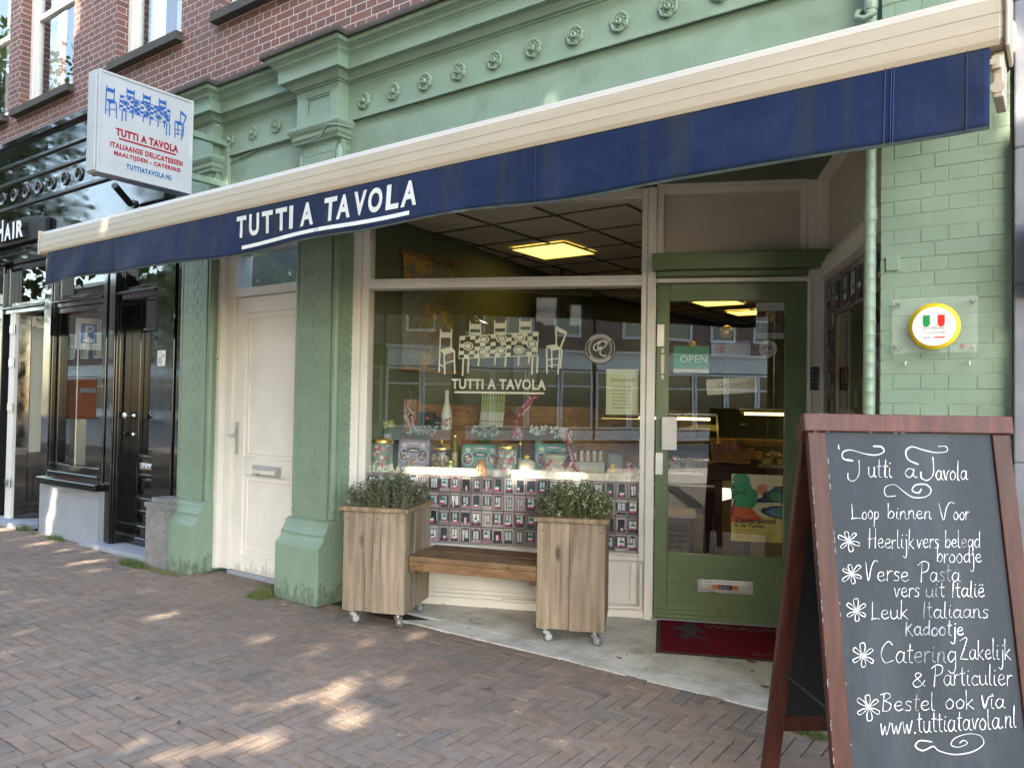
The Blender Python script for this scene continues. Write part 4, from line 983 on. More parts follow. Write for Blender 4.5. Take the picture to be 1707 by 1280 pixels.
# plank bench between them
P0 = PA @ Vector((.4265, 0, -.05)); P1 = PB @ Vector((-.0015, 0, -.012))
bdv = (P1-P0); bl_ = bdv.length; MBn = axes(P0, (bdv.x, bdv.y, 0), (0, 0, 1), (bdv.y, -bdv.x, 0))
t = thing('bench', 'worn brown plank seat spanning the two wooden planters', 'bench', P0+Vector((bdv.x/2, bdv.y/2, .4)))
b = MB(MBn); dpb = .42
b.box(0, bl_, .425, .46, -dpb/2+.002, 0, (1, .95, .9)); b.box(0, bl_, .425, .461, -dpb, -dpb/2-.002, (.85, .82, .8)); b.build('seat', 'seat_wood', t, .006)
b = MB(MBn); b.box(.004, bl_-.004, .365, .4245, -.035, -.006, (1.15, 1, .85)); b.box(.004, bl_-.004, .37, .4245, -dpb+.01, -dpb+.04, (.8, .8, .8)); b.build('apron', 'seat_wood', t, .004)
b = MB(MBn); b.box(.002, .035, .335, .3645, -dpb+.02, -.03, (.9, .85, .8)); b.build('cleat', 'seat_wood', t, .003); b = MB(MBn); b.box(bl_-.05, bl_-.004, .335, .3645, -dpb+.02, -.03, (.6, .5, .45)); b.build('cleat', 'seat_wood', t, .003)

# ------------------------------------------------------------------ CHALKBOARD
bb = Vector((-.576, -1.243, 0)); ya = .68; th = .14
wd = Vector((math.cos(ya), math.sin(ya), 0)); nb = Vector((-math.sin(ya), math.cos(ya), 0)); ul = Vector((0, 0, 1))*math.cos(th)+nb*math.sin(th)
nf = wd.cross(ul)
HB = 1.443; SHR = .0227
MC = Matrix((wd, ul-wd*SHR, nf)).transposed().to_4x4(); MC.translation = bb+wd*SHR*HB    # frame a little out of square
ab = thing('chalkboard_sign', 'standing pavement chalkboard in a dark red wooden frame with white handwriting', 'sign', bb)
def framebars(M, front):
    o = []
    b = MB(M); b.box(0, .062, .02, HB-.062, -.028, 0, (1, 1, 1)); o.append(b.build('frame_stile', 'dark_wood', ab, .004))
    b = MB(M); b.box(.638, .7, .02, HB-.062, -.028, 0, (.95, .95, 1)); o.append(b.build('frame_stile', 'dark_wood', ab, .004))
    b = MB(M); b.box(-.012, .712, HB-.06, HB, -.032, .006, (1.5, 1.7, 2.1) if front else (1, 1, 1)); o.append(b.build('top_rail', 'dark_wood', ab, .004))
    b = MB(M); b.box(.063, .637, .26, .322, -.026, -.003, (1, 1, 1)); o.append(b.build('bottom_rail', 'dark_wood', ab, .004))
    return o
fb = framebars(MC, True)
K = .6; lr = Vector((0, 0, 1)); tb = math.atan((K-HB*math.sin(th)-.035)/(HB*math.cos(th)))
ur = Vector((0, 0, 1))*math.cos(tb)-nb*math.sin(tb)
MR = axes(bb+nb*K+wd*.7, -wd, ur, (-wd).cross(ur))
MRr = MR
framebars(MRr, False)
b = MB(MC); b.box(.06, .64, .318, HB-.055, -.02, -.01); cb = b.build('board', 'chalkboard', ab)
b = MB(MRr); b.box(.06, .64, .318, HB-.055, -.02, -.012); b.build('rear_board', 'dark_board', ab)
b = MB(MC)
for i in range(46):
    e_ = random.choice((0, 1, 2, 3))
    if e_ == 0: x, y = .0615, random.uniform(.3, 1.35)
    elif e_ == 1: x, y = .002, random.uniform(.3, 1.35)
    elif e_ == 2: x, y = random.uniform(0, .7), HB-.062
    else: x, y = random.uniform(0, .7), HB-.001
    l = random.uniform(.003, .012); vert = e_ < 2
    zz = .0004 if vert else .0064
    b.rect(x-(.0012 if vert else l/2), x+(.0012 if vert else l/2), y-(l if vert else .001), y+(l if vert else .001), zz)
b.build('chips', 'scuff', ab)
b = MB(); b.tube([bb+wd*.03+ul*.5-nf*.02, bb+nb*K+wd*.03+ur*.5], .003, 6); b.build('stay_cord', 'black_metal', ab)
# handwriting: written in the pixel grid of an enlarged view of the board, then mapped on the board
def bp(x, y): v_ = 1.303-.00091*(y-205); return (.116+.000968*(x-258)-.056*(y-205)/940-SHR*(HB-v_), v_)
G = {   # width, strokes; x-height 1, ascender 2, descender -1
 'a': (.95, [[(.75, .85), (.35, 1), (.05, .5), (.3, .02), (.65, .3), (.76, .95)], [(.76, .95), (.74, .2), (.98, .03)]]),
 'b': (.8, [[(.08, 2), (.06, .1)], [(.06, .4), (.4, 1), (.72, .6), (.5, .05), (.08, .1)]]),
 'c': (.75, [[(.7, .85), (.35, 1), (.06, .5), (.32, .02), (.72, .15)]]),
 'd': (.9, [[(.72, .85), (.35, 1), (.05, .5), (.3, .02), (.68, .35)], [(.74, 1.9), (.72, .2), (.8, .02)]]),
 'e': (.8, [[(.1, .5), (.6, .62), (.55, .98), (.2, .9), (.06, .4), (.35, .02), (.75, .2)]]),
 'g': (.85, [[(.7, .9), (.3, 1), (.06, .5), (.3, .05), (.68, .5), (.72, 1)], [(.72, 1), (.7, -.6), (.4, -1), (.08, -.75)]]),
 'i': (.4, [[(.14, 1), (.12, .2), (.35, .02)], [(.18, 1.4), (.22, 1.45)]]),
 'j': (.45, [[(.3, 1), (.28, -.6), (.08, -1), (-.15, -.8)], [(.3, 1.4), (.34, 1.46)]]),
 'k': (.8, [[(.08, 2), (.06, 0)], [(.62, 1.05), (.1, .45)], [(.18, .5), (.7, 0)]]),
 'l': (.4, [[(.12, 2), (.1, .25), (.32, .02)]]),
 'n': (.85, [[(.1, 1), (.08, 0)], [(.08, .5), (.35, 1), (.6, .85), (.62, .15), (.82, .02)]]),
 'o': (.85, [[(.4, 1), (.06, .6), (.2, .05), (.6, .1), (.72, .65), (.42, 1), (.36, .95)]]),
 'p': (.85, [[(.12, 1), (.08, -1)], [(.1, .6), (.45, 1), (.74, .6), (.5, .05), (.1, .15)]]),
 'r': (.6, [[(.1, 1), (.08, 0)], [(.09, .55), (.3, .95), (.58, .95)]]),
 's': (.65, [[(.58, .9), (.3, 1), (.12, .75), (.5, .4), (.45, .05), (.08, .05)]]),
 't': (.55, [[(.25, 1.75), (.22, .25), (.48, .03)], [(.02, 1.15), (.5, 1.2)]]),
 'u': (.9, [[(.08, 1), (.1, .25), (.35, .02), (.65, .3), (.7, 1)], [(.7, 1), (.7, .2), (.88, .03)]]),
 'v': (.75, [[(.05, 1), (.3, .02), (.5, .7), (.72, 1)]]),
 'w': (1.15, [[(.04, 1), (.25, .02), (.5, .8), (.7, .02), (1.05, 1.1)]]),
 '.': (.35, [[(.1, .02), (.16, .1), (.2, .04), (.12, .0)]]), ' ': (.55, []),
 'ë': (.8, [[(.1, .5), (.6, .62), (.55, .98), (.2, .9), (.06, .4), (.35, .02), (.75, .2)], [(.2, 1.35), (.24, 1.42)], [(.5, 1.35), (.54, 1.42)]]),
 'T': (1.1, [[(.55, 2), (.6, .6), (.3, -.1), (-.05, .1), (-.1, .7)]]),
 'L': (.9, [[(.1, 2), (.16, .2), (.1, .02), (.5, .1), (.85, .05)]]),
 'l1': (.6, [[(.1, 2), (.16, 0)], [(.16, .1), (.5, .3)]]),
 'V': (1.15, [[(.05, 1.9), (.35, .05), (.6, 1.4), (.9, 2.05), (1.2, 1.95)]]),
 'H': (1.15, [[(.2, 2), (.12, 0)], [(.95, 2), (.88, 0)], [(.0, .95), (1.0, 1.05)]]),
 'P': (1.1, [[(.3, 1.9), (.22, -.1)], [(-.15, 1.7), (.4, 2.1), (1.0, 1.9), (.9, 1.2), (.3, .95)]]),
 'I': (.45, [[(.2, 1.9), (.15, 0)]]),
 'K': (.95, [[(.12, 1.7), (.1, 0)], [(.75, 1.5), (.14, .75)], [(.25, .8), (.85, 0)]]),
 'C': (1.2, [[(1.05, 1.7), (.7, 2.05), (.2, 1.5), (.05, .7), (.4, .0), (1.1, .25)]]),
 'Z': (1.1, [[(.1, 1.8), (.9, 2.0), (.15, .05)], [(.15, .05), (.6, .02), (1.05, .0)]]),
 'B': (1.0, [[(.2, 1.9), (.12, 0)], [(-.1, 1.85), (.5, 2.05), (.75, 1.6), (.25, 1.1)], [(.25, 1.1), (.8, .7), (.6, .05), (.1, 0)]]),
 '&': (1.2, [[(1.05, .1), (.3, 1.3), (.5, 1.75), (.75, 1.4), (.1, .55), (.3, 0), (.75, .2), (1.05, .8)]]),
}
bc = MB(MC); zc = [-.0094]
def stroke(bm_, pts, wpx=2.9):
    P = cr(pts, 7); zc[0] += .000006; ph = random.uniform(0, 6)
    bm_.ribbon([bp(*p) for p in P], lambda u: wpx*.00093*(.78+.3*math.sin(ph+u*5)+.16*math.sin(ph*3+u*23)), zc[0])
    for p in (P[0], P[-1]): q = bp(*p); zc[0] += .000006; bm_.disc(q[0], q[1], zc[0], wpx*.00038, n=8)
def write(s, x0, x1, yb, xh, asc=1., wpx=2.9, soft='', slope=0):
    w1, w2 = MB(MC), MB(MC)
    tot = sum(G[c][0] for c in s)+.08*len(s); k = (x1-x0)/tot; x = x0
    for i, c in enumerate(s):
        wg, st = G[c]; yy = yb+slope*(x-x0)+random.uniform(-1.5, 1.5); hh = xh*random.uniform(.93, 1.07); tl = random.uniform(-.04, .1)
        for sx in st:
            pts = [(x+(px+tl*py*.5)*k*(1), yy-(py if py < 1 else 1+(py-1)*asc)*hh) for px, py in sx]
            stroke(w2 if i in (soft or ()) else w1, pts, wpx)
        x += (wg+.08)*k
    if w1.v: w1.build('chalk_word', 'chalk', cb)
    if w2.v: w2.build('faded_chalk_word', 'chalk_soft', cb)
random.seed(11)
write('T', 285, 350, 292, 34, 1.1, 3.2); write('utti', 352, 440, 281, 36, 1.2, 4.2, (1,)); write('a', 482, 527, 282, 34, 1, 4.2); write('T', 545, 620, 285, 36, 1.2, 5.5); write('avola', 592, 708, 288, 34, 1.1, 4.0)
stroke(bc, [(297, 222), (265, 215), (263, 192), (290, 183), (340, 196), (380, 200), (408, 188), (400, 170), (372, 168)], 6)
bc.build('chalk_swash', 'chalk', cb); bc = MB(MC)
stroke(bc, [(530, 232), (495, 215), (487, 185), (508, 168), (545, 178), (590, 188), (632, 184), (632, 166), (605, 165)], 4.6)
bc.build('chalk_swash', 'chalk', cb); bc = MB(MC)
stroke(bc, [(448, 348), (415, 348), (412, 318), (445, 307), (475, 330), (510, 352), (555, 350), (575, 328), (558, 306), (520, 308), (508, 328), (530, 336), (540, 322)], 4.2)
bc.build('chalk_swash', 'chalk', cb); bc = MB(MC)
stroke(bc, [(247, 165), (249, 180)], 4)
bc.build('chalk_swash', 'chalk', cb); bc = MB(MC)
write('L', 290, 332, 432, 28, 1.0); write('oop', 330, 392, 432, 28); write('binnen', 420, 577, 430, 27, 1.0); write('V', 600, 658, 433, 33, 1); write('oor', 652, 710, 430, 28)
write('Heerlijk', 352, 515, 535, 32, 1.1); write('vers', 520, 602, 532, 30); write('belegd', 620, 748, 530, 30, 1.0, 2.9, (3,)); write('broodje', 590, 750, 583, 30, 1.1)
write('Verse', 338, 495, 650, 34, 1.1); write('Pasta', 527, 673, 650, 32, 1.1, 2.9, (2, 3)); write('vers', 440, 530, 704, 30); write('uit', 548, 618, 704, 30, .9, 2.9, (0, 1)); write('Italië', 638, 757, 704, 30, .9, 3.8)
write('Leuk', 358, 492, 780, 30, 1.05); write('Italiaans', 535, 768, 776, 30, 1., 2.9, (0, 1)); write('Kadootje', 476, 680, 836, 28, 1., 5.0, (0, 1, 2, 3, 4, 5))
write('Catering', 392, 655, 928, 36, 1.05, 2.9, (3, 4, 5, 6)); write('Zakelijk', 660, 842, 918, 32, 1.1); write('&', 497, 550, 1010, 30, .9); write('Particulier', 565, 843, 1005, 34, .95)
write('Bestel', 392, 578, 1088, 33, .85, 2.9, (3,)); write('ook', 608, 712, 1082, 32, 1.1); write('via', 732, 815, 1082, 32, 1.1)
stroke(bc, [(734, 1040), (742, 1080), (756, 1046), (772, 1040)], 5)
bc.build('chalk_swash', 'chalk', cb); bc = MB(MC)
write('www.tuttiatavola.nl', 388, 852, 1166, 36, .9, 3.6, (), -.045)
stroke(bc, [(560, 1190), (520, 1186), (505, 1204), (530, 1218), (565, 1205), (585, 1220), (640, 1232), (700, 1222), (735, 1198), (725, 1172), (685, 1165), (640, 1178), (625, 1200), (650, 1208), (680, 1196), (668, 1186), (655, 1194)], 4.2)
bc.build('chalk_swash', 'chalk', cb); bc = MB(MC)
for fx, fy, fr in ((282, 510, 36), (292, 625, 37), (309, 752, 39), (331, 905, 40), (349, 1075, 42)):
    a0 = random.uniform(-.15, .2)
    for k, a in enumerate((.75, 1.75, 2.6, 3.75, 4.85, 5.85)):
        a += a0; L = fr*random.uniform(.85, 1.1); wv = .33 if k in (1, 4) else .26
        c = lambda r_, d_: (fx+L*r_*math.cos(a+d_), fy-L*r_*math.sin(a+d_))
        stroke(bc, [c(.12, 0), c(.55, wv), c(.95, wv*.55), c(1.02, -.1), c(.85, -wv*.7), c(.5, -wv), c(.12, 0)], 3.3)
    for k in range(6): stroke(bc, [(fx-6+random.uniform(0, 12), fy-6+random.uniform(0, 12)), (fx+random.uniform(-7, 7), fy+random.uniform(-7, 7))], 3)
    bc.build('chalk_flower', 'chalk', cb); bc = MB(MC)
# ------------------------------------------------------------------ PLAQUE, HOOKS, MAT
t = thing('plaque', 'clear plaque with a round yellow rimmed emblem reading AUTHENTIC on the green pier', 'plaque', (-.45, -.08, 1.8))
b = MB(MF); b.box(-.612, -.292, 1.688, 1.922, .066, .0705); b.build('acrylic_plate', 'acrylic', t)
b = MB(MF)
for x, z in ((-.592, 1.9), (-.31, 1.9), (-.592, 1.715)): b.cyl((x, z, .03), .0075, .045, 2, 14)
b.build('stand_off', 'steel', t, .001)
b = MB(MF); cx_, cz_ = -.451, 1.799; b.lathe([(.098, .0715), (.098, .0745), (0, .0745)], (cx_, cz_, 0), 48, (.82, .6, .03)); b.disc(cx_, cz_, .075, .082, n=48, col=(.83, .83, .85))
for k, c in enumerate(((.0, .3, .08), (.78, .78, .8), (.7, .03, .02))):
    x = cx_-.042+k*.028; pts = [(x, cz_+.048), (x, cz_+.012)]+[(x+.013-.013*math.cos(a*math.pi/8), cz_+.012-.014*math.sin(a*math.pi/8)) for a in range(9)]+[(x+.026, cz_+.048)]
    if k == 1: b.poly([(p[0]+(.0015 if p[0] > x+.013 else -.0015), p[1]-.001+(.002 if p[1] > cz_+.03 else -.001)) for p in pts][::-1], .0753, (.45, .45, .47))
    b.poly(pts[::-1], .0756, c)
merge_text(b, 'AUTHENTIC', F(.0756, cx_-.041, cz_-.014), .082, .0105, (.03,)*3, .0, 1.1); merge_text(b, 'ITALIAN FOOD RETAILERS', F(.0756, cx_-.041, cz_-.03), .082, .0065, (.05,)*3, .01)
b.rect(cx_-.041, cx_+.041, cz_-.0205, cz_-.0198, .0756, (.2,)*3)
for k in range(3): b.poly([(cx_-.042+.009*k, cz_-.047), (cx_-.036+.009*k, cz_-.041), (cx_-.042+.009*k, cz_-.052+.0), (cx_-.036+.009*k, cz_-.053)], .0756, (.02, .08, .45)) if False else b.ribbon([(cx_-.042+.009*k, cz_-.053), (cx_-.034+.009*k, cz_-.042)], .003, .0756+.00005*k, (.02, .08, .45))
b.rect(cx_-.014, cx_, cz_-.05, cz_-.044, .0756, (.5, .65, .5)); b.rect(cx_+.001, cx_+.04, cz_-.05, cz_-.044, .0757, (.62, .08, .06))
b.build('emblem', 'printed', t)
for x, z, l, gl in ((-.562, 1.648, 'small white screw hook under the left corner of the plaque', None), (-.322, 1.645, 'small white screw hook under the right corner of the plaque', None)):
    b = MB(MF); b.tube([(x, z+.005, .025), (x, z+.003, .055), (x, z-.008, .062), (x, z-.014, .055), (x, z-.01, .047)], .0028, 7); o = b.build('screw_hook', 'house_white', None); tag(o, l, 'hook', 'screw hooks under the plaque')
b = MB(MF); b.box(-.645, -.59, 2.055, 2.12, .028, .04); tag(b.build('junction_box', 'green_paint', None, .003), 'small square box painted over in green, high on the right brick pier', 'box')
b = MB(MF); b.poly([(-.34+.018*math.cos(a)*(1+.3*math.sin(3*a)), 1.712+.014*math.sin(a)*(1+.4*math.cos(2*a))) for a in [k*.5236 for k in range(12)]], .0325, (.5, .45, .38)); b.poly([(-.352+.007*math.cos(a), 1.716+.012*math.sin(a)) for a in [k*.7854 for k in range(8)]], .0332, (.3, .08, .05)); b.cyl((-.31, 1.715, .03), .007, .02, 2, 12, (.5,)*3)
tag(b.build('paint_chip', 'painted_bits', None), 'chipped patch and bare screw at the lower right of the plaque', 'wall damage')
b = MB(MF); b.poly([(-4.47, 1.84), (-4.44, 1.84), (-4.44, 1.8), (-4.47, 1.8)][::-1], .0335, (1,)*3); b.box(-4.475, -4.435, 1.8, 1.84, .0285, .036, (.2, .3, .2)); tag(b.build('cover_plate', 'green_paint', None, .003), 'little square cover plate painted green on the middle pillar', 'plate')
# door mat
MM = axes(wpt(.06, .0055, .02), DV, -NV, (0, 0, 1)) @ Matrix.Translation((0, -.72, 0))
mt = thing('door_mat', 'dark red rubber edged door mat reading WELKOM before the shop door', 'doormat', MM @ Vector((.4, .35, 0)))
b = MB(MM); b.box(0, .92, 0, .7, .0, .006); mr = b.build('rubber_edge', 'rubber', mt, .002)
b = MB(MM); b.box(.025, .895, .025, .675, .0062, .011); b.build('pile', 'mat_red', mt, .002)
b = MB(MM); merge_text(b, 'WELKOM', MM @ Matrix.Translation((.3, .55, .0116)), .46, .075, (.1, .085, .09), .03); b.build('mat_print', 'fabric_bits', mt); b = MB(MM); merge_text(b, 'SCHT', MM @ Matrix.Translation((.55, .06, .0116)), .14, .035, (.12, .1, .1), .02)
b.build('mat_print', 'fabric_bits', mt); b = MB(MM); b.poly([(.14, .3), (.17, .44), (.11, .48), (.1, .56), (.16, .55), (.19, .6), (.25, .6), (.27, .53), (.31, .45), (.27, .44), (.25, .48), (.24, .4), (.33, .28), (.3, .26), (.21, .35), (.19, .27)][::-1], .0117, (.035, .033, .035)); b.disc(.21, .64, .0117, .03, n=14, col=(.035,)*3)
b.build('mat_print', 'fabric_bits', mt)

# ------------------------------------------------------------------ WINDOW DISPLAY
def wt(name, label, cat, s, z, o, group=None): return thing(name, label, cat, wpt(s, z, o), group)
SZ = .905
b = MB(MWN); b.box(-2.04, -.08, .87, SZ-.006, -.7, -.035); ws = tag(b.build('window_shelf', 'white_paint', None, .003), 'pale window shelf behind the glass carrying tins and jars', 'shelf')
for lab, s0, s1, in (('cream paper runner on the left half of the window shelf', -1.78, -1.22), ('longer cream paper runner on the right half of the window shelf', -.97, -.13)):
    b = MB(MWN); n = 20
    b.add([(s0+(s1-s0)*i/n, y, o+.004*math.sin(i*1.7)) for i in range(n+1) for y, o in ((SZ-.004, -.045), (SZ+.055+.004*random.random(), -.052), (SZ+.06, -.12))], [(3*i+k, 3*i+k+3, 3*i+k+4, 3*i+k+1) for i in range(n) for k in (0, 1)], (1,)*3)
    o = b.build('paper_runner', 'cream_runner', None); m_ = o.modifiers.new('s', 'SOLIDIFY'); m_.thickness = .002; tag(o, lab, 'paper runner', 'cream paper runners on the window shelf')
# plank back of the display and step
t = wt('plank_partition', 'low wall of horizontal brown planks behind the window display', 'partition', -1, .9, -.72)
for k in range(6):
    kk = random.uniform(.8, 1.1); b = MB(MWN); b.box(-2.03, -.1, .9+k*.087, .9+k*.087+.084, -.735, -.715, (kk, kk, kk)); b.build('plank', 'plank_wood', t)
b = MB(MWN); b.box(-2.03, -1.0, SZ, 1.205, -.7, -.5, (.8, .75, .7)); b.box(-2.035, -.995, 1.206, 1.222, -.71, -.49, (.9, .9, .9)); tag(b.build('display_step', 'plank_wood', None, .002), 'brown plank step at the back of the window display', 'shelf')
def swirl(b, cx, cy, r, z, cols, rnd, n=26):
    for k in range(n):
        a = rnd.uniform(0, 6.28); q = r*math.sqrt(rnd.random()); b.disc(cx+q*math.cos(a), cy+q*math.sin(a), z+.00003*k, rnd.uniform(.004, .012), rnd.uniform(.003, .009), 8, rnd.choice(cols))
FLOR = [(.45, .06, .1), (.6, .3, .3), (.65, .6, .5), (.15, .25, .14), (.5, .1, .16), (.7, .66, .6)]
def curved_print(s, z, o, r, h, seed, n=60):
    rnd = random.Random(seed); b = MB(MWN)
    for k in range(n):
        a = rnd.uniform(-1.3, 1.3); zz = z+h*(.15+.65*rnd.random()); q = rnd.uniform(.008, .02); rr = r+.0006+.00004*k
        pts = []
        for i in range(7):
            t_ = i*6.283/7; aa = a+q*.9*math.cos(t_)/r; pts.append((s+rr*math.sin(aa), zz+q*.8*math.sin(t_), o+rr*math.cos(aa)))
        b.add(pts, [list(range(7))], rnd.choice(FLOR))
    return b
def tin(s, z, o, r, h, label, base=(.17, .33, .27), seed=1, group='round flowered biscuit tins'):
    t = wt('biscuit_tin', label, 'tin', s, z, o, group)
    b = MB(MWN); b.lathe([(r, .002), (r+.002, .006), (r, .012), (r, h-.035), (r+.001, h-.03)], (s, z, o), 32, base, 1); c = b.build('tin_body', 'painted_bits', t)
    curved_print(s, z, o, r, h, seed).build('flower_print', 'printed', c)
    b = MB(MWN); b.lathe([(r+.003, h-.036), (r+.006, h-.03), (r+.003, h-.02), (r+.003, h-.008), (r-.004, h), (0, h+.002)], (s, z, o), 32, (1,)*3, 1); b.build('gold_lid', 'gold', t)
    return t
tin(-2.0, SZ, -.2, .08, .255, 'round green flowered tin with gold lid at the left end of the window shelf', seed=3)
tin(-1.035, SZ, -.21, .076, .235, 'round green flowered tin with gold lid, left of the yellow striped sugar bowl', seed=5)
def gift_box(s0, s1, z0, z1, o, label, base, seed, group='flat decorated biscuit boxes'):
    t = wt('biscuit_box', label, 'box', (s0+s1)/2, z0, o, group); rnd = random.Random(seed)
    b = MB(MWN @ Matrix.Translation((0, z0, o)) @ Matrix.Rotation(-.12, 4, 'X')); h = z1-z0
    b.box(s0, s1, 0, h, -.06, 0, base); b.build('box_body', 'painted_bits', t, .014, 3)
    b = MB(MWN @ Matrix.Translation((0, z0, o)) @ Matrix.Rotation(-.12, 4, 'X')); z = .0006
    b.frame(s0+.014, s1-.014, .014, h-.014, z, z+.0004, .004, tuple(v*.5 for v in base))
    c = (s0+s1)/2
    for x in (s0+.055, s1-.055):
        b.disc(x, h*.52, z+.001, .043, .05, 24, (.55, .6, .58)); b.disc(x, h*.52, z+.0016, .036, .043, 24, (.06, .1, .16)); swirl(b, x, h*.5, .028, z+.002, FLOR, rnd); b.disc(x, h*.82, z+.0012, .02, .016, 14, (.7, .62, .5))
    b.poly([(c-.05, h*.6), (c+.05, h*.6), (c+.055, h*.72), (c, h*.76), (c-.055, h*.72)], z+.001, (.06, .07, .09)); b.disc(c, h*.665, z+.0016, .035, .007, 14, (.65, .6, .5))
    swirl(b, c, h*.3, .045, z+.002, FLOR, rnd, 30); b.disc(c, h*.88, z+.001, .05, .008, 14, (.65, .55, .55))
    b.build('box_print', 'printed', t)
gift_box(-1.905, -1.65, SZ, 1.155, -.26, 'lilac biscuit box with round floral medallions on the window shelf', (.38, .33, .44), 1)
gift_box(-1.40, -1.10, SZ, 1.13, -.24, 'sea green biscuit box with floral medallions in the middle of the window shelf', (.13, .36, .3), 2)
gift_box(-.86, -.585, SZ, 1.145, -.36, 'sea green biscuit box half hidden behind the cream flowered tin', (.13, .36, .3), 3)
t = wt('biscuit_jar', 'glass biscuit jar with gold knobbed lid between the lilac and green boxes', 'jar', -1.53, SZ, -.2)
b = MB(MWN); b.lathe([(.075, .0), (.08, .008), (.08, .17), (.072, .19)], (-1.53, SZ, -.2), 30, (1,)*3, 1); b.build('jar_glass', 'jar_glass', t)
b = MB(MWN); b.lathe([(.078, .185), (.08, .2), (.06, .215), (.01, .222), (.008, .235), (.016, .245), (.014, .258), (0, .262)], (-1.53, SZ, -.2), 30, (1,)*3, 1); b.build('lid', 'gold', t)
b = MB(MWN)
for k in range(70):
    a, q = random.uniform(0, 6.28), .068*math.sqrt(random.random()); b.lathe([(0, -.006), (.016, -.004), (.016, .004), (0, .006)], (-1.53+q*math.cos(a), SZ+.015+.12*random.random(), -.2+q*math.sin(a)), 8, random.choice(((.5, .4, .26), (.36, .24, .13), (.6, .52, .4))), random.choice((0, 1, 2)))
b.build('biscuits', 'painted_bits', t)
t = wt('flowered_tin', 'low cream tin printed with flowers in front of the right green box', 'tin', -.68, SZ, -.21)
b = MB(MWN); b.lathe([(.085, 0), (.085, .15), (.088, .152), (.088, .168), (.08, .172), (0, .172)], (-.68, SZ, -.21), 32, (.45, .48, .36), 1); tb_ = b.build('tin_body', 'painted_bits', t); curved_print(-.68, SZ, -.21, .085, .16, 9, 40).build('flower_print', 'printed', tb_)
t = wt('sugar_bowl', 'white lidded bowl with yellow stripes and a lemon knob on the window shelf', 'bowl', -.88, SZ, -.16)
b = MB(MWN); b.lathe([(.045, 0), (.058, .02), (.06, .1)], (-.88, SZ, -.16), 28, (.75, .75, .7), 1); b.lathe([(.0605, .035), (.0605, .05)], (-.88, SZ, -.16), 28, (.8, .6, .03), 1); b.build('bowl', 'painted_bits', t)
b = MB(MWN); b.lathe([(.062, .1), (.06, .11), (.04, .125), (.012, .132)], (-.88, SZ, -.16), 28, (.75, .74, .66), 1); b.lathe([(.0625, .1), (.0625, .106)], (-.88, SZ, -.16), 28, (.8, .6, .03), 1); b.lathe([(.006, .13), (.018, .14), (.022, .15), (.014, .162), (0, .166)], (-.88, SZ, -.16), 14, (.8, .65, .02), 1); b.build('lid', 'painted_bits', t)
for k in range(4):
    s = -.49+k*.046; t = wt('spice_jar', 'small spice jar with silver cap in a row of four on the window shelf', 'jar', s, 1.03, -.22, 'row of four spice jars')
    b = MB(MWN); b.lathe([(.018, 0), (.018, .055), (.012, .065)], (s, 1.031, -.22), 14, (.42, .36, .24), 1); b.build('jar_body', 'painted_bits', t)
    b = MB(MWN); b.lathe([(.015, .062), (.015, .082), (0, .083)], (s, 1.031, -.22), 14, (1,)*3, 1); b.build('cap', 'steel', t)
b = MB(MWN); b.box(-.53, -.32, SZ, 1.03, -.27, -.17, (.36, .37, .33)); b.rect(-.5, -.36, .93, 1.0, -.1695, (.5, .5, .42)); tag(b.build('gift_carton', 'painted_bits', None, .003), 'grey carton under the row of spice jars', 'box')
b = MB(MWN); b.box(-.30, -.2, SZ, 1.09, -.34, -.26, (.2, .22, .2)); b.box(-.2, -.1, SZ, 1.0, -.4, -.3, (.25, .13, .06)); tag(b.build('dark_carton', 'painted_bits', None, .003), 'dark grey carton at the right end of the window shelf', 'box')
for lab, s, o, h in (('slim green bottle between the left round tin and the lilac box', -1.9, -.12, .16), ('small bottle with pale label in front of the lilac box', -1.76, -.12, .12), ('small square jar in front of the lilac box beside the runner', -1.83, -.09, .09)):
    t = wt('small_bottle', lab, 'bottle', s, SZ, o, 'small bottles before the lilac box')
    b = MB(MWN); b.lathe([(.018, 0), (.018, h*.55), (.008, h*.75), (.008, h)], (s, SZ, o), 14, (.2, .26, .14), 1); b.build('bottle_body', 'painted_bits', t); b = MB(MWN); b.lathe([(.0186, h*.15), (.0186, h*.45)], (s, SZ, o), 14, (.6, .6, .5), 1); b.build('label_band', 'printed', t)
for lab, s, o, h, c_, g_ in (('small red labelled pesto jar between the biscuit jar and the green box', -1.435, -.12, .11, (.1, .14, .04), (.5, .06, .04)), ('dark balsamic bottle left of the yellow striped bowl', -.955, -.3, .26, (.03, .025, .02), (.5, .45, .3)), ('green olive jar right of the cream flowered tin', -.575, -.28, .17, (.14, .18, .06), (.55, .5, .38)), ('tall oil bottle behind the biscuit jar', -1.47, -.34, .31, (.2, .2, .05), (.6, .55, .4)), ('tomato jar at the right end behind the runner', -.15, -.2, .13, (.4, .06, .03), (.55, .5, .4)), ('honey jar right of the grey carton', -.265, -.17, .12, (.5, .3, .05), (.6, .55, .4))):
    t = wt('jar', lab, 'jar', s, SZ, o, 'jars and bottles squeezed between the gift tins'); r_ = .026 if h < .2 else .024
    b = MB(MWN); b.lathe([(r_, .0), (r_+.002, .006), (r_+.002, h*.62), (r_*.75, h*.72), (r_*.55 if h > .2 else r_*.8, h*.8), (r_*.5 if h > .2 else r_*.8, h*.9)], (s, SZ, o), 16, c_, 1); b.build('jar_body', 'painted_bits', t)
    b = MB(MWN); b.lathe([(r_+.0025, h*.15), (r_+.0025, h*.5)], (s, SZ, o), 16, g_, 1); b.build('label_band', 'printed', t)
    b = MB(MWN); k_ = r_*.55 if h > .2 else r_*.88; b.lathe([(k_, h*.88), (k_, h), (0, h+.001)], (s, SZ, o), 14, (1,)*3, 1); b.build('cap', 'gold', t)
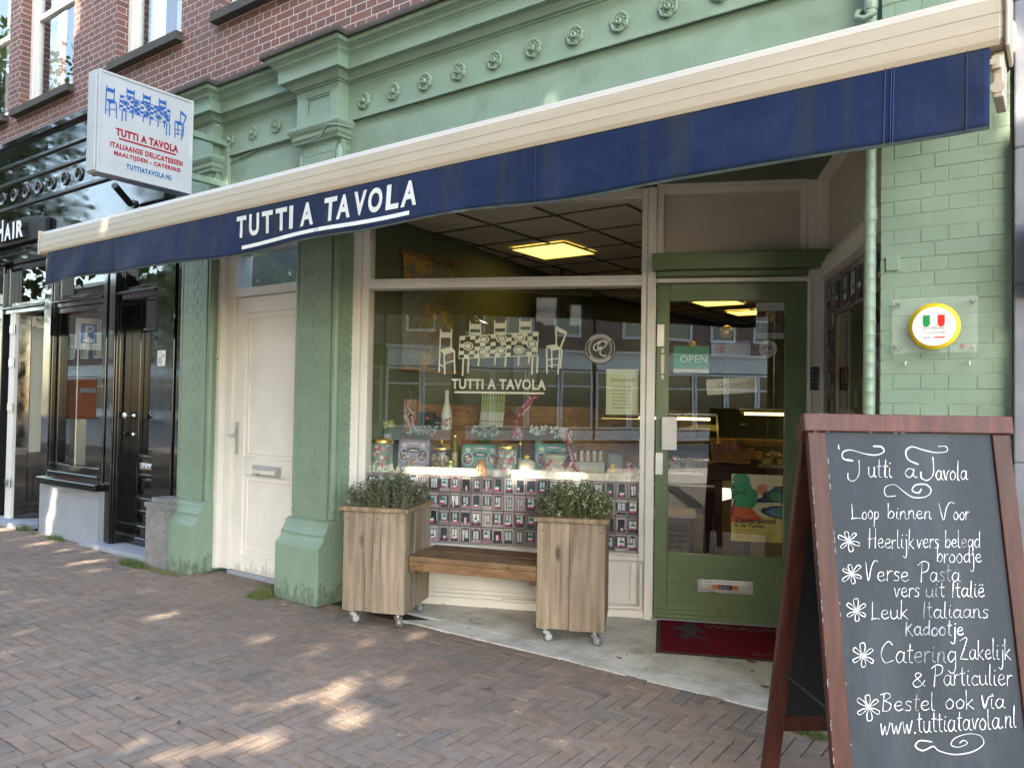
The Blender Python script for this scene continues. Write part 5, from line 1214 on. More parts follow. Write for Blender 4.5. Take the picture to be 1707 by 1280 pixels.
# orange flower pouch
t = wt('flower_pouch', 'small pouch printed with orange and yellow flowers before the green box', 'pouch', -1.2, SZ, -.1)
b = MB(MWN); b.lathe([(.03, 0), (.045, .03), (.042, .07), (.02, .1), (.034, .125)], (-1.2, SZ, -.1), 16, (.6, .24, .04), 1); b.build('pouch', 'painted_bits', t); rr = random.Random(4); b = MB(MWN); swirl(b, -1.2, SZ+.05, .035, -.052, [(.7, .45, .05), (.7, .25, .03), (.75, .7, .4), (.2, .3, .08)], rr); b.build('flower_print', 'printed', t)
b = MB(MWN); b.lathe([(0, 0), (.02, .004), (.04, .02), (.03, .05), (.01, .06), (0, .06)], (-1.08, SZ, -.07), 14, (.5, .52, .5), 1); tag(b.build('garlic_ornament', 'painted_bits', None), 'pale grey ornament beside the orange pouch', 'ornament')
# back row
t = wt('gift_bag', 'kraft paper gift bag with black and white wrap and red ribbon', 'bag', -1.96, 1.223, -.55)
b = MB(MWN); b.box(-2.03, -1.84, 1.223, 1.46, -.62, -.52, (1,)*3); b.build('bag', 'cardboard', t, .006)
b = MB(MWN); b.tube([(-1.98, 1.46, -.53)]+[(-1.935-.045*math.cos(a*.314), 1.47+.075*math.sin(a*.314), -.53) for a in range(11)]+[(-1.89, 1.46, -.53)], .004, 6); b.build('handle', 'cardboard', t)
b = MB(MWN); b.poly([(-2.05, 1.4), (-1.97, 1.46), (-1.86, 1.36), (-1.86, 1.25), (-1.9, 1.25), (-1.95, 1.33)][::-1], -.515, (.55, .55, .55)); rr = random.Random(8); swirl(b, -1.93, 1.36, .06, -.5145, [(.04, .04, .05), (.7, .7, .7), (.1, .1, .1)], rr, 40)
for k in range(7): b.ribbon(cr([(-1.89, 1.45), (-1.9+random.uniform(-.05, .05), 1.4), (-1.88+random.uniform(-.04, .06), 1.3), (-1.87+random.uniform(-.04, .05), 1.24)]), .008, -.51+.0006*k, (.4, .02, .04) if k % 2 else (.5, .45, .45))
b.build('wrap', 'fabric_bits', t)
t = wt('black_gift_box', 'black boxes with a red mark between the gift bag and the white bottle', 'box', -1.74, 1.223, -.6)
b = MB(MWN); b.box(-1.83, -1.72, 1.223, 1.36, -.66, -.56, (.012,)*3); b.box(-1.719, -1.63, 1.223, 1.32, -.66, -.57, (.015, .015, .018)); b.build('box', 'painted_bits', t, .004); b = MB(MWN); b.rect(-1.78, -1.75, 1.3, 1.32, -.5595, (.4, .05, .03)); b.rect(-1.7, -1.65, 1.27, 1.28, -.5695, (.3,)*3); b.build('box_mark', 'printed', t)
t = wt('white_bottle', 'white bottle with floral print on the display step', 'bottle', -1.6, 1.223, -.55)
b = MB(MWN); b.lathe([(.04, 0), (.044, .01), (.044, .11), (.036, .16), (.018, .22), (.014, .28), (.015, .285), (.015, .31), (0, .312)], (-1.6, 1.223, -.55), 24, (.66, .68, .66), 1); wb = b.build('bottle', 'painted_bits', t); c_ = curved_print(-1.6, 1.215, -.55, .044, .12, 21, 40); c_.build('flower_print', 'printed', wb)
t = wt('asparagus_bundle', 'bundle of pale green and white asparagus hanging in the middle of the window', 'vegetables', -1.22, 1.25, -.5)
for k in range(9):
    s = -1.3+k*.021; b = MB(MWN); b.tube([(s-.012, 1.255, -.5), (s, 1.37, -.5)], .0105, 8, (.55, .55, .45)); b.tube([(s, 1.37, -.5), (s+.006, 1.48, -.5), (s+.008, 1.525, -.5)], [.0105, .009, .004], 8, (.3, .38, .14)); b.build('spear', 'painted_bits', t)
b = MB(MWN); 
for z in (1.3, 1.46): b.tube([(-1.32+(z-1.3)*.1, z, -.487), (-1.1+(z-1.3)*.1, z-.004, -.487)], .003, 5, (.2, .15, .08))
b.build('raffia_tie', 'painted_bits', t)
def cone_bag(s, z0, z1, o, label, lean):
    t = wt('cellophane_bag', label, 'gift bag', s, z0, o, 'cellophane bags with red ribbon')
    b = MB(MWN); b.lathe([(.05, 0), (.055, .04), (.03, .1), (.008, .14), (.03, .2), (.05, .25)], (s, z0, o), 14, (.2, .14, .1), 1); b.build('bag', 'painted_bits', t)
    b = MB(MWN)
    for k in range(12):
        h = z1-z0; b.ribbon(cr([(s+random.uniform(-.02, .02), z0+.14), (s+lean*.3+random.uniform(-.03, .03), z0+.14+(h-.14)*.4), (s+lean*.7+random.uniform(-.03, .03), z0+.14+(h-.14)*.7), (s+lean+random.uniform(-.05, .05), z1+random.uniform(-.03, .03))]), .007, o+.02+.0008*k, random.choice(((.42, .015, .04), (.3, .01, .03), (.6, .5, .5))))
    for k in range(8): b.ribbon(cr([(s, z0+.13), (s+random.uniform(-.05, .05), z0+.08), (s+random.uniform(-.06, .06), z0+.02)]), .007, o+.056+.0008*k, random.choice(((.42, .015, .04), (.6, .5, .5))))
    b.build('ribbon', 'fabric_bits', t)
cone_bag(-1.0, 1.16, 1.5, -.4, 'tall cellophane bag with curled red ribbon above the middle round tin', .12)
cone_bag(-.545, SZ, 1.25, -.2, 'cellophane bag with curled red ribbon beside the row of spice jars', -.06)
def posy(s, z, o, label, cols, n, spread, h, seed, cat='flowers'):
    rnd = random.Random(seed); t = wt('posy', label, cat, s, z, o)
    b = MB(MWN); b.lathe([(.03, -.08), (.035, 0)], (s, z, o), 12, (.3, .32, .26), 1); b.build('pot', 'painted_bits', t)
    st, fl = MB(MWN), MB(MWN)
    for k in range(n):
        tip = (s+rnd.uniform(-spread, spread), z+h*rnd.uniform(.5, 1.1), o+rnd.uniform(-spread, spread)*.6); st.tube([(s, z-.02, o), tip], .0018, 4, (.1, .17, .05), False)
        c = rnd.choice(cols)
        for j in range(6): 
            a = j*1.05; q = rnd.uniform(.009, .016); u = Vector((math.cos(a), math.sin(a), .5+rnd.uniform(-.4, .4)))*q; v_ = Vector((-math.sin(a), math.cos(a), 0))*q*.5; p_ = Vector(tip); fl.add([tuple(p_), tuple(p_+u*.5+v_), tuple(p_+u), tuple(p_+u*.5-v_)], [(0, 1, 2, 3)], c)
    st.build('stems', 'leafy', t); fl.build('blossoms', 'leafy', t)
posy(-2.0, 1.19, -.3, 'yellow green flower head behind the left round tin', [(.5, .55, .2), (.6, .62, .3), (.35, .42, .12)], 60, .06, .09, 3)
posy(-.85, 1.16, -.5, 'small bunch of white flowers behind the green box, left of the larger bunch', [(.7, .7, .62), (.65, .68, .6)], 30, .06, .1, 4)
posy(-.68, 1.13, -.5, 'larger bunch of creamy white flowers behind the right green box', [(.7, .7, .6), (.62, .6, .45)], 50, .08, .12, 5)
posy(-1.73, 1.14, -.36, 'silvery dried plant behind the lilac box', [(.35, .42, .38), (.3, .36, .33), (.45, .5, .47)], 46, .11, .1, 6)
posy(-1.25, 1.12, -.4, 'silvery leafy plant behind the middle green box', [(.35, .42, .38), (.25, .32, .28), (.42, .46, .4)], 46, .1, .13, 7)

# ------------------------------------------------------------------ PAPERS AND STICKERS ON THE GLASS
def sheet(name, label, cat, s0, s1, z0, z1, col, o=-.033, tilt=0, door=False):
    o = o if not door else -.016
    t = wt(name, label, cat, (s0+s1)/2, z0, o); M = MWN @ Matrix.Translation(((s0+s1)/2, (z0+z1)/2, o)) @ Matrix.Rotation(tilt, 4, 'Z')
    b = MB(M); w_, h_ = (s1-s0)/2, (z1-z0)/2; b.box(-w_, w_, -h_, h_, -.002, 0, col); b.build('sheet', 'paper', t); return t, M, w_, h_
t, M, w_, h_ = sheet('opening_hours_sheet', 'pale yellow sheet of opening hours in the right of the display window', 'poster', -.305, -.083, 1.375, 1.69, (.55, .56, .36))
b = MB(M); merge_text(b, 'Openingstijden', M @ Matrix.Translation((-w_*.78, h_*.42, .0008)), w_*1.56, .03, (.05, .05, .04), 0, shear=.2); 
for k in range(7): bars(b, -w_*.6, w_*.6, h_*.2-k*.024, 1, .02, .0008, (.2, .2, .15), .006)
b.build('print', 'printed', t)
t = wt('round_window_sticker', 'round dark sticker with white rings and a white script letter on the window', 'sticker', -.35, 1.85, -.026)
b = MB(MWN); b.disc(-.35, 1.832, -.026, .11, n=40, col=(.03, .03, .025)); b.build('disc', 'printed', t)
b = MB(MWN); c = (.62, .62, .58); 
for r0, r1 in ((.098, .101), (.078, .0815), (.07, .072)): b.ring(-.35, 1.832, -.0252, r0, r1, 40, c)
P = cr([(-.31, 1.87), (-.33, 1.885), (-.36, 1.865), (-.365, 1.835), (-.34, 1.83), (-.31, 1.855), (-.305, 1.88), (-.34, 1.885), (-.385, 1.86), (-.395, 1.83), (-.37, 1.82), (-.345, 1.845), (-.35, 1.8), (-.325, 1.78), (-.31, 1.79)], 6); b.ribbon(P, .008, -.025, c)
for k in range(14):
    a = (k-6.5)*.13
    for sg in (1, -1): x, y = -.35+.0895*math.sin(a), 1.832+sg*.0895*math.cos(a); b.disc(x, y, -.0249+.00001*k, .0045, .0065, 8, c)
b.build('emblem', 'printed', t)
t, M, w_, h_ = sheet('open_sign', 'green sign reading OPEN inside the door glass', 'sign', .15, .385, 1.665, 1.85, (.04, .3, .12), door=True)
b = MB(M); merge_text(b, 'OPEN', M @ Matrix.Translation((-.075, -.02, .0008)), .18, .05, (.7, .74, .7), .012, 1.05); b.rect(-w_, w_, -h_, -h_+.03, .0008, (.62, .66, .64)); b.rect(-w_+.02, w_-.02, -h_+.045, -h_+.047, .0008, (.4, .55, .42)); b.build('print', 'printed', t)
t, M, w_, h_ = sheet('blue_sticker', 'pale blue sticker with a round emblem inside the door glass, right of the OPEN sign', 'sticker', .4, .655, 1.785, 1.885, (.42, .52, .7), door=True)
b = MB(M); b.rect(-w_, w_, h_-.02, h_, .0008, (.1, .17, .36)); b.ring(-w_+.06, 0, .0012, .028, .033, 28, (.4, .1, .1)); swirl(b, -w_+.06, 0, .022, .0014, [(.3, .1, .1), (.5, .4, .35), (.2, .2, .25)], random.Random(3)); bars(b, 0, .09, .02, 3, .014, .0012, (.5, .42, .25), .008); b.rect(.01, .08, -.04, -.03, .0012, (.6, .6, .6)); b.build('print', 'printed', t)
t = wt('round_circle_sticker', 'round white sticker with red script and the word CIRCLE on the door glass', 'sticker', .77, 1.84, -.012)
b = MB(MWN); b.disc(.765, 1.832, -.0155, .062, n=36, col=(.82, .8, .78)); b.build('disc', 'printed', t)
b = MB(MWN); RD2 = (.42, .03, .05); b.ring(.765, 1.832, -.0148, .058, .062, 36, RD2); merge_text(b, 're', Wm(.737, 1.825, -.0147), .056, .032, RD2, .005, shear=.3); merge_text(b, 'CIRCLE', Wm(.738, 1.8, -.0147), .055, .01, (.05,)*3, .01); b.ribbon(cr([(.705, 1.85), (.712, 1.83), (.725, 1.83), (.738, 1.845)]), .005, -.0146, RD2); b.build('print', 'printed', t)
t, M, w_, h_ = sheet('cheese_poster', 'small poster of cheese and dark fruit in the upper right corner of the door glass', 'poster', .69, .866, 1.9, 2.14, (.6, .61, .6), door=True)
b = MB(M); b.rect(-w_, w_, -h_+.04, h_-.055, .0008, (.12, .05, .04)); rr = random.Random(5); swirl(b, -.05, .02, .035, .0012, [(.12, .03, .04), (.2, .05, .05), (.05, .02, .03)], rr); swirl(b, .055, .02, .035, .0012, [(.12, .03, .04), (.3, .2, .12), (.05, .02, .03)], rr); b.rect(-.028, .024, -.01, .06, .002, (.5, .36, .16)); swirl(b, 0, .025, .03, .0022, [(.6, .45, .22), (.4, .26, .1)], rr, 20); bars(b, -.07, .07, -.032, 3, .015, .0012, (.45, .36, .33), .006); b.ribbon(cr([(-.02, h_-.03), (-.005, h_-.022), (.01, h_-.028), (.018, h_-.016)]), .005, .001, (.1,)*3); bars(b, -.03, .03, -h_+.018, 1, .01, .001, (.15,)*3, .004); b.build('print', 'printed', t)
t, M, w_, h_ = sheet('geopend_sign', 'tilted pale hanging sign reading Geopend inside the door glass', 'sign', .372, .7, 1.53, 1.635, (.66, .64, .54), tilt=.07, door=True)
b = MB(M); merge_text(b, 'Geopend', M @ Matrix.Translation((-.09, -.02, .0008)), .2, .05, (.1, .1, .09), -.01, shear=.25); b.build('print', 'printed', t)
b = MB(M); b.tube([(-.06, h_, 0), (0, h_+.07, 0)], .0015, 5); b.tube([(.06, h_, 0), (0, h_+.07, 0)], .0015, 5); b.build('cord', 'cardboard', t)
t, M, w_, h_ = sheet('summer_evening_poster', 'colourful landscape poster reading Zomeravond in de Tuinen low in the door glass', 'poster', .54, .866, .55, .995, (.8, .7, .45), door=True)
pf = lambda c: tuple(min(.85, v_*1.5) for v_ in c)
b = MB(M); X = lambda u: -w_+2*w_*u; Y = lambda v: -h_+2*h_*v
b.rect(-w_, w_, -h_, Y(.37), .0006, (.8, .62, .16)); GR, DG, OR, NV2, BLU = (.05, .3, .15), (.035, .17, .09), (.75, .14, .06), (.03, .04, .08), (.15, .26, .52)
b.poly([(X(0), Y(.28)), (X(.3), Y(.28)), (X(.62), Y(.34)), (X(.5), Y(.42)), (X(.34), Y(.55)), (X(.06), Y(.55)), (X(0), Y(.5))], .001, OR)
b.disc(X(.61), Y(.78), .001, .037, n=26, col=(.8, .3, .2))
b.poly([(X(.5), Y(.58)), (X(1), Y(.6)), (X(1), Y(.84)), (X(.85), Y(.83)), (X(.75), Y(.76)), (X(.64), Y(.74)), (X(.6), Y(.66)), (X(.5), Y(.64))], .0014, NV2)
b.poly([(X(.57), Y(.45)), (X(.75), Y(.38)), (X(1), Y(.35)), (X(1), Y(.55)), (X(.8), Y(.54)), (X(.6), Y(.5))], .0016, NV2); b.poly([(X(.68), Y(.45)), (X(.8), Y(.4)), (X(1), Y(.37)), (X(1), Y(.52)), (X(.82), Y(.51))], .0019, BLU)
for k, (u, v, r_, c) in enumerate(((.12, .93, .05, GR), (.22, .9, .048, GR), (.15, .78, .055, GR), (.28, .8, .04, GR), (.1, .68, .05, DG), (.3, .68, .04, DG), (.4, .7, .04, GR), (.18, .6, .045, GR), (.36, .58, .04, GR), (.42, .6, .03, GR), (.04, .8, .04, DG), (.92, .68, .04, GR), (.84, .69, .03, GR), (.97, .6, .035, GR), (.93, .47, .034, GR))):
    r_ = min(r_, u*2*w_, (1-u)*2*w_, (1-v)*2*h_) if min(u, 1-u) < .14 or v > .9 else r_; b.disc(X(u), Y(v), .002+.00006*k, max(.012, r_), n=20, col=c)
b.ribbon(cr([(X(.02), Y(.36)), (X(.03), Y(.5)), (X(.08), Y(.6))]), .01, .0032, NV2)
merge_text(b, 'Zomeravond', M @ Matrix.Translation((X(.07), Y(.275), .0034)), 2*w_*.8, .036, (.03, .025, .06), .02); merge_text(b, 'in de Tuinen', M @ Matrix.Translation((X(.07), Y(.21), .0034)), 2*w_*.58, .025, (.03, .025, .06), .02)
bars(b, X(.06), X(.5), Y(.165), 1, .01, .001, (.2, .14, .06), .004); bars(b, X(.1), X(.42), Y(.12), 4, .011, .001, (.2, .14, .06), .003); bars(b, X(.54), X(.86), Y(.12), 4, .011, .001, (.2, .14, .06), .003); bars(b, X(.05), X(.25), Y(.95), 3, .013, .0036, (.25, .4, .3), .004)
b.build('print', 'printed', t)

# ------------------------------------------------------------------ SHOP INTERIOR
LW = axes((-4.275, .665, 0), (.133, .991, 0), (0, 0, 1), (.991, -.133, 0))
t = thing('wall_map', 'old brown wall map with wooden bars hanging on the green wall behind the glass', 'map', LW @ Vector((.25, 1.65, .03)))
b = MB(LW); n = 12
b.add([(.0+.005*math.sin(j*.9), 1.7+.93*j/n, .02+.006*math.sin(j*.8)) for j in range(n+1)]+[(.55+.005*math.sin(j*.9+1), 1.7+.9*j/n, .02+.006*math.sin(j*.7)) for j in range(n+1)], [(j, n+1+j, n+2+j, j+1) for j in range(n)], (1,)*3, True); mpo = b.build('map_sheet', 'map_paper', t); mpo.modifiers.new('s', 'SOLIDIFY').thickness = .002
b = MB(LW); b.tube([(-.04, 2.63, .03), (.6, 2.6, .03)], .014, 10); b.tube([(-.04, 1.7, .03), (.6, 1.69, .03)], .014, 10); b.build('bar', 'plank_wood', t)
t = wt('television', 'flat black television high on the back wall seen through the window', 'television', -.93, 2.3, -2.5)
M = MWN @ Matrix.Translation((-.93, 2.4, -2.5)) @ Matrix.Rotation(.25, 4, 'Y') @ Matrix.Rotation(.12, 4, 'X'); b = MB(M); b.box(-.3, .3, -.17, .17, -.04, 0); b.build('tv_body', 'black_matt', t, .006); b = MB(M); b.rect(-.285, .285, -.155, .155, .002); b.build('screen', 'black_gloss', t)
b = MB(M); b.tube([(0, 0, -.04), (0, .05, -.25), (0, .5, -.25)], .02); b.build('arm', 'black_metal', t)
for k, (z0, h) in enumerate(((1.9, .5),)):
    t = wt('picture', 'dark framed picture on the inner wall behind the drawn table', 'picture', -1.25, 1.7, -2.2); b = MB(MWN); b.frame(-1.42, -1.12, 1.62, 2.02, -2.2, -2.17, .03); b.build('picture_frame', 'black_matt', t); b = MB(MWN); b.rect(-1.39, -1.15, 1.65, 1.99, -2.195, (.16, .17, .13)); b.build('image', 'printed', t)
for lab, s, z, o, r_ in (('larger golden mirror ball hanging behind the door glass', .535, 1.99, -.5, .05), ('small glass ball hanging above the OPEN sign', .3, 1.91, -.7, .03)):
    t = wt('mirror_ball', lab, 'ornament', s, z, o); b = MB(MWN); b.lathe([(r_*math.sin(k*math.pi/14), -r_*math.cos(k*math.pi/14)) for k in range(15)], (s, z, o), 24, (1,)*3, 1); b.build('ball', 'gold', t); b = MB(MWN); b.tube([(s, z+r_, o), (s, 2.85, o)], .001, 4); b.build('cord', 'black_metal', t)
# deli counters
FOOD = [(.35, .22, .06), (.4, .3, .1), (.3, .09, .03), (.2, .24, .07), (.45, .36, .18), (.12, .06, .03), (.3, .16, .05)]
def counter(label, s0, s1, o0, o1, zt, seed, dz=0):
    rnd = random.Random(seed); t = wt('deli_counter', label, 'counter', (s0+s1)/2, 0, o0, 'glass deli counters')
    b = MB(MWN); b.box(s0, s1, zt-.16, zt-.02, o1, o0, (1,)*3); b.box(s0, s1, zt-.35, zt-.165, o1, o0-.12, (.8,)*3); b.build('counter_front', 'dark_wood', t, .004)
    b = MB(MWN); b.box(s0, s1, zt-.02, zt+.0, o0-.03, o0+.012); b.box(s0, s1, zt-.115, zt-.1, o0, o0+.01); b.build('steel_trim', 'steel', t)
    for s_ in (s0+.06, s1-.06):
        b = MB(MWN); b.box(s_-.03, s_+.03, 0, zt-.35, o0-.22, o0-.15, (1,)*3); b.build('leg', 'dark_wood', t)
    b = MB(MWN)
    for k in range(230):
        c = rnd.choice(FOOD); q = rnd.uniform(.014, .035); b.lathe([(0, -q*.5), (q*.8, -q*.2), (q, .1*q), (q*.6, q*.5), (0, q*.6)], (rnd.uniform(s0+.05, s1-.05), zt+.02+rnd.uniform(0, .05), rnd.uniform(o1+.1, o0-.06)), 7, tuple(v_*rnd.uniform(.6, 1.2) for v_ in c), 1)
    b.build('food', 'painted_bits', t)
    b = MB(MWN)
    for k in range(int((s1-s0)/.12)): x = s0+.05+k*.12; b.quad((x, zt+.01, o0-.02), (x+.07, zt+.01, o0-.02), (x+.07, zt+.055, o0-.035), (x, zt+.055, o0-.035), (.5, .45, .33))
    b.build('price_card', 'printed', t)
    b = MB(MWN); n = 10
    b.add([(s, zt+.02+.45*math.sin(j/n*1.5), o0-.02-.34*(1-math.cos(j/n*1.5))) for j in range(n+1) for s in (s0, s1)], [(2*j, 2*j+1, 2*j+3, 2*j+2) for j in range(n)], (1,)*3, True); b.build('curved_glass', 'jar_glass', t)
    b = MB(MWN); b.tube([(s1, zt+.02+.45*math.sin(j/n*1.5), o0-.02-.34*(1-math.cos(j/n*1.5))) for j in range(n+1)], .008, 6); b.box(s0, s1, zt+.46, zt+.475, o1, o0-.3); b.build('glass_edge', 'steel', t)
    b = MB(MWN); b.tube([(s0+.05, zt+.43, o0-.36), (s1-.05, zt+.43, o0-.36)], .011, 8); b.build('counter_lamp', 'tube_lamp', t)
counter('glass deli counter with food on the left behind the door glass', -.5, .53, -1.15, -1.95, .90, 1)
counter('second glass deli counter on the right behind the door glass', .75, 1.7, -1.5, -2.3, .95, 2)
t = wt('book_crate', 'small wooden crate of booklets behind the door glass', 'crate', .62, 1.0, -1.05)
M = MWN @ Matrix.Translation((.48, .99, -1.0)) @ Matrix.Rotation(.1, 4, 'Z'); b = MB(M); b.box(0, .33, 0, .09, -.02, 0); b.box(0, .33, 0, .09, -.2, -.18); b.box(0, .02, 0, .09, -.179, -.021); b.box(.31, .33, 0, .09, -.179, -.021); b.box(.02, .31, 0, .015, -.179, -.021); b.box(.3, .34, -.09, -.0, -.15, -.05, (.3, .3, .3)); b.build('crate', 'plank_wood', t)
b = MB(M); x = .03
while x < .29:
    tw = random.uniform(.012, .026); h = random.uniform(.1, .17); M0 = b.M; b.M = M @ Matrix.Translation((x, .016, 0)) @ Matrix.Rotation(.3, 4, 'Z'); b.box(0, tw*.8, 0, h, -.165, -.03, random.choice(((.4, .06, .03), (.45, .1, .05), (.3, .26, .2), (.2, .13, .08), (.5, .42, .3), (.35, .04, .03)))); b.M = M0; x += tw
b.build('booklets', 'painted_bits', t)
b = MB(MWN); b.box(.42, .8, .86, .985, -1.3, -1.02); b.box(.5, .56, 0, .86, -1.2, -1.1); tag(b.build('display_stand', 'dark_wood', None, .004), 'dark wooden stand under the crate of booklets', 'stand')
for i, (lab, s0, s1, z0, z1, o) in enumerate((('slatted wooden crate low in the door glass, bottom of its stack', .1, .4, .03, .26, -1.0), ('slatted wooden crate on top of the stack behind the door glass', .1, .33, .27, .45, -1.02))):
    t = wt('slatted_crate', lab, 'crate', (s0+s1)/2, z0, o, 'slatted crates behind the door'); b = MB(MWN)
    for k in range(4): z = z0+(z1-z0)*k/4; kk = random.uniform(.7, 1.2); b.box(s0, s1, z, z+(z1-z0)*.19, o-.012, o, (kk, kk, kk)); b.box(s0, s1, z, z+(z1-z0)*.19, o-.3, o-.288, (kk, kk, kk)); b.box(s0, s0+.012, z, z+(z1-z0)*.19, o-.287, o-.013, (kk,)*3); b.box(s1-.012, s1, z, z+(z1-z0)*.19, o-.287, o-.013, (kk,)*3)
    b.build('slats', 'grey_wood', t); b = MB(MWN); b.box(s0+.013, s0+.04, z0, z1, -.04+o, o-.013); b.box(s1-.04, s1-.013, z0, z1, o-.04, o-.013); b.build('corner_post', 'grey_wood', t)
t = wt('side_table', 'small table with pale top low behind the door glass', 'table', .2, 0, -.9); b = MB(MWN); b.box(-.05, .34, .6, .625, -1.0, -.6); b.build('table_top', 'cream_panel', t); b = MB(MWN); b.box(.3, .33, 0, .6, -.97, -.94); b.build('leg', 'dark_wood', t)
# shelves on the far wall
for q, (x0, x1, y, lab) in enumerate(((-3.3, -.3, 7.5, 'long shelf rack of jars and packets on the far wall of the shop'),)):
    t = thing('shelf_rack', lab, 'shelf', ((x0+x1)/2, y, 0)); b = MB()
    for z in (.5, 1.0, 1.42, 1.8): b.box(x0, x1, y, y+.3, z, z+.03)
    for x in np.linspace(x0, x1, 5): b.box(x-.02, x+.02, y+.25, y+.3, 0, 2.2)
    b.build('shelf_board', 'plank_wood', t); b = MB(); rnd = random.Random(6)
    for z in (.53, 1.03, 1.45, 1.83):
        x = x0+.05
        while x < x1-.1:
            wd_ = rnd.uniform(.05, .11); h = rnd.uniform(.12, .28)
            if rnd.random() < .8: b.lathe([(wd_*.42, 0), (wd_*.42, h*.8), (wd_*.3, h*.85), (wd_*.3, h)], (x, y+.12, z), 10, tuple(v_*rnd.uniform(.5, 1.2) for v_ in rnd.choice(FOOD+[(.5, .45, .3), (.1, .12, .05)])))
            x += wd_
    b.build('shelf_goods', 'painted_bits', t)
t = thing('paper_bag_stack', 'brown paper bags standing on the counter behind the door glass', 'bags', wpt(.25, 1.2, -2.6)); b = MB(MWN)
for k in range(4): b.box(.06+k*.09, .06+k*.09+.08, 1.12, 1.12+random.uniform(.2, .34), -2.7-k*.03, -2.6-k*.03, (.9,)*3)
b.build('bag', 'cardboard', t); b = MB(MWN); b.box(-.3, 1.6, 1.06, 1.115, -2.9, -2.5); b.build('counter_top', 'plank_wood', t)
b = MB(MWN); b.lathe([(.1, 0), (.14, .1), (.15, .3), (.1, .42), (.05, .5), (.06, .52), (.1, .6), (.07, .68), (0, .7)], (.33, 1.05, -3.2), 16, (.02, .02, .03), 1); 
# right side pane: red object behind
b2 = MB(MSD); b2.lathe([(.06, 0), (.07, .05), (.07, .3), (.03, .36), (.03, .4)], (1.25, .8, -.35), 16, (.35, .04, .02), 1); tag(b2.build('red_vase', 'painted_bits', None), 'red vase behind the side glass beside the drainpipe', 'vase')

# ------------------------------------------------------------------ ACROSS THE STREET (seen in the reflections, casts the shade)
def house(x0, x1, label, mat, white, y=-22.5, h=6.3, near=False):
    t = thing('opposite_house', label, 'building', ((x0+x1)/2, y, 0), 'houses along the street')
    A = axes((x0, y, 0), (1, 0, 0), (0, 0, 1), (0, -1, 0)) if near else axes((x1, y, 0), (-1, 0, 0), (0, 0, 1), (0, 1, 0))
    W_ = x1-x0
    b = MB(A); b.box(0, W_, 0, h, -6, 0); b.build('wall', mat, t)
    b = MB(A); b.box(.05, W_-.05, 2.75, 3.4, .002, .1); b.box(.0, W_, 3.4, 3.5, .002, .2); fa_ = b.build('shop_fascia', 'house_white' if white else 'black_gloss', t)
    b = MB(A); nb_ = int(W_/1.3); bw = W_/nb_
    for i in range(nb_):
        b.frame(i*bw+.02, (i+1)*bw-.02, .45, 2.7, .002, .08, .09); b.box(i*bw+.11, (i+1)*bw-.11, 2.05, 2.12, .002, .07)
    b.box(0, W_, 0, .4, .002, .06); b.build('shopfront', 'house_white' if white else 'green_paint', t)
    b = MB(A); b.rect(0.1, W_-.1, .5, 2.7, .003); b.build('shop_glass', 'black_gloss', t)
    for k in range(int(W_/1.9)):
        for z in (4.0,):
            b = MB(A); x = .5+k*1.9; b.frame(x, x+1.1, z, z+1.8, .003, .05, .1); b.box(x+.1, x+1, z+.9, z+.97, .003, .045); f_ = b.build('window', 'house_white', t); b = MB(A); b.rect(x+.1, x+1, z+.1, z+1.7, .004); b.build('pane', 'black_gloss', f_)
    b = MB(A); b.box(-.0, W_, h, h+.25, -6.1, .25); b.build('cornice', 'house_white', t)
house(-9.2, -2.6, 'brick house with a dark shopfront across the street', 'brick_far', False)
house(-2.5, 5.5, 'brick house with a white shopfront across the street, mirrored in the display window', 'brick_far', True)
house(5.6, 14, 'brick house with a white ground floor farther right across the street', 'brick_far', True)
house(-18, -9.3, 'brick house with a dark shopfront farther left across the street', 'brick_far', False)
house(-34, -18.2, 'long brick row far left across the street', 'brick_far', False, h=9)
house(-60, -34.2, 'long brick row at the far end of the street', 'brick_far', True, h=9)
house(-24, -15.1, 'brick house farther along the pavement, beyond the salon', 'brick_far', True, y=.02, h=8, near=True)
t = thing('post_box', 'orange post box across the pavement, mirrored in the salon window', 'post box', (-15.5, -3.3, 0))
b = MB(); b.box(-15.8, -15.2, -3.5, -3.1, 1.0, 1.75, (.75, .14, .02)); b.build('box', 'painted_bits', t, .03); b = MB(); b.box(-15.195, -15.18, -3.45, -3.15, 1.5, 1.58, (.7,)*3); b.build('slot_label', 'printed', t); b = MB(); b.box(-15.6, -15.4, -3.4, -3.2, 0, 1.0); b.build('post', 'steel', t)
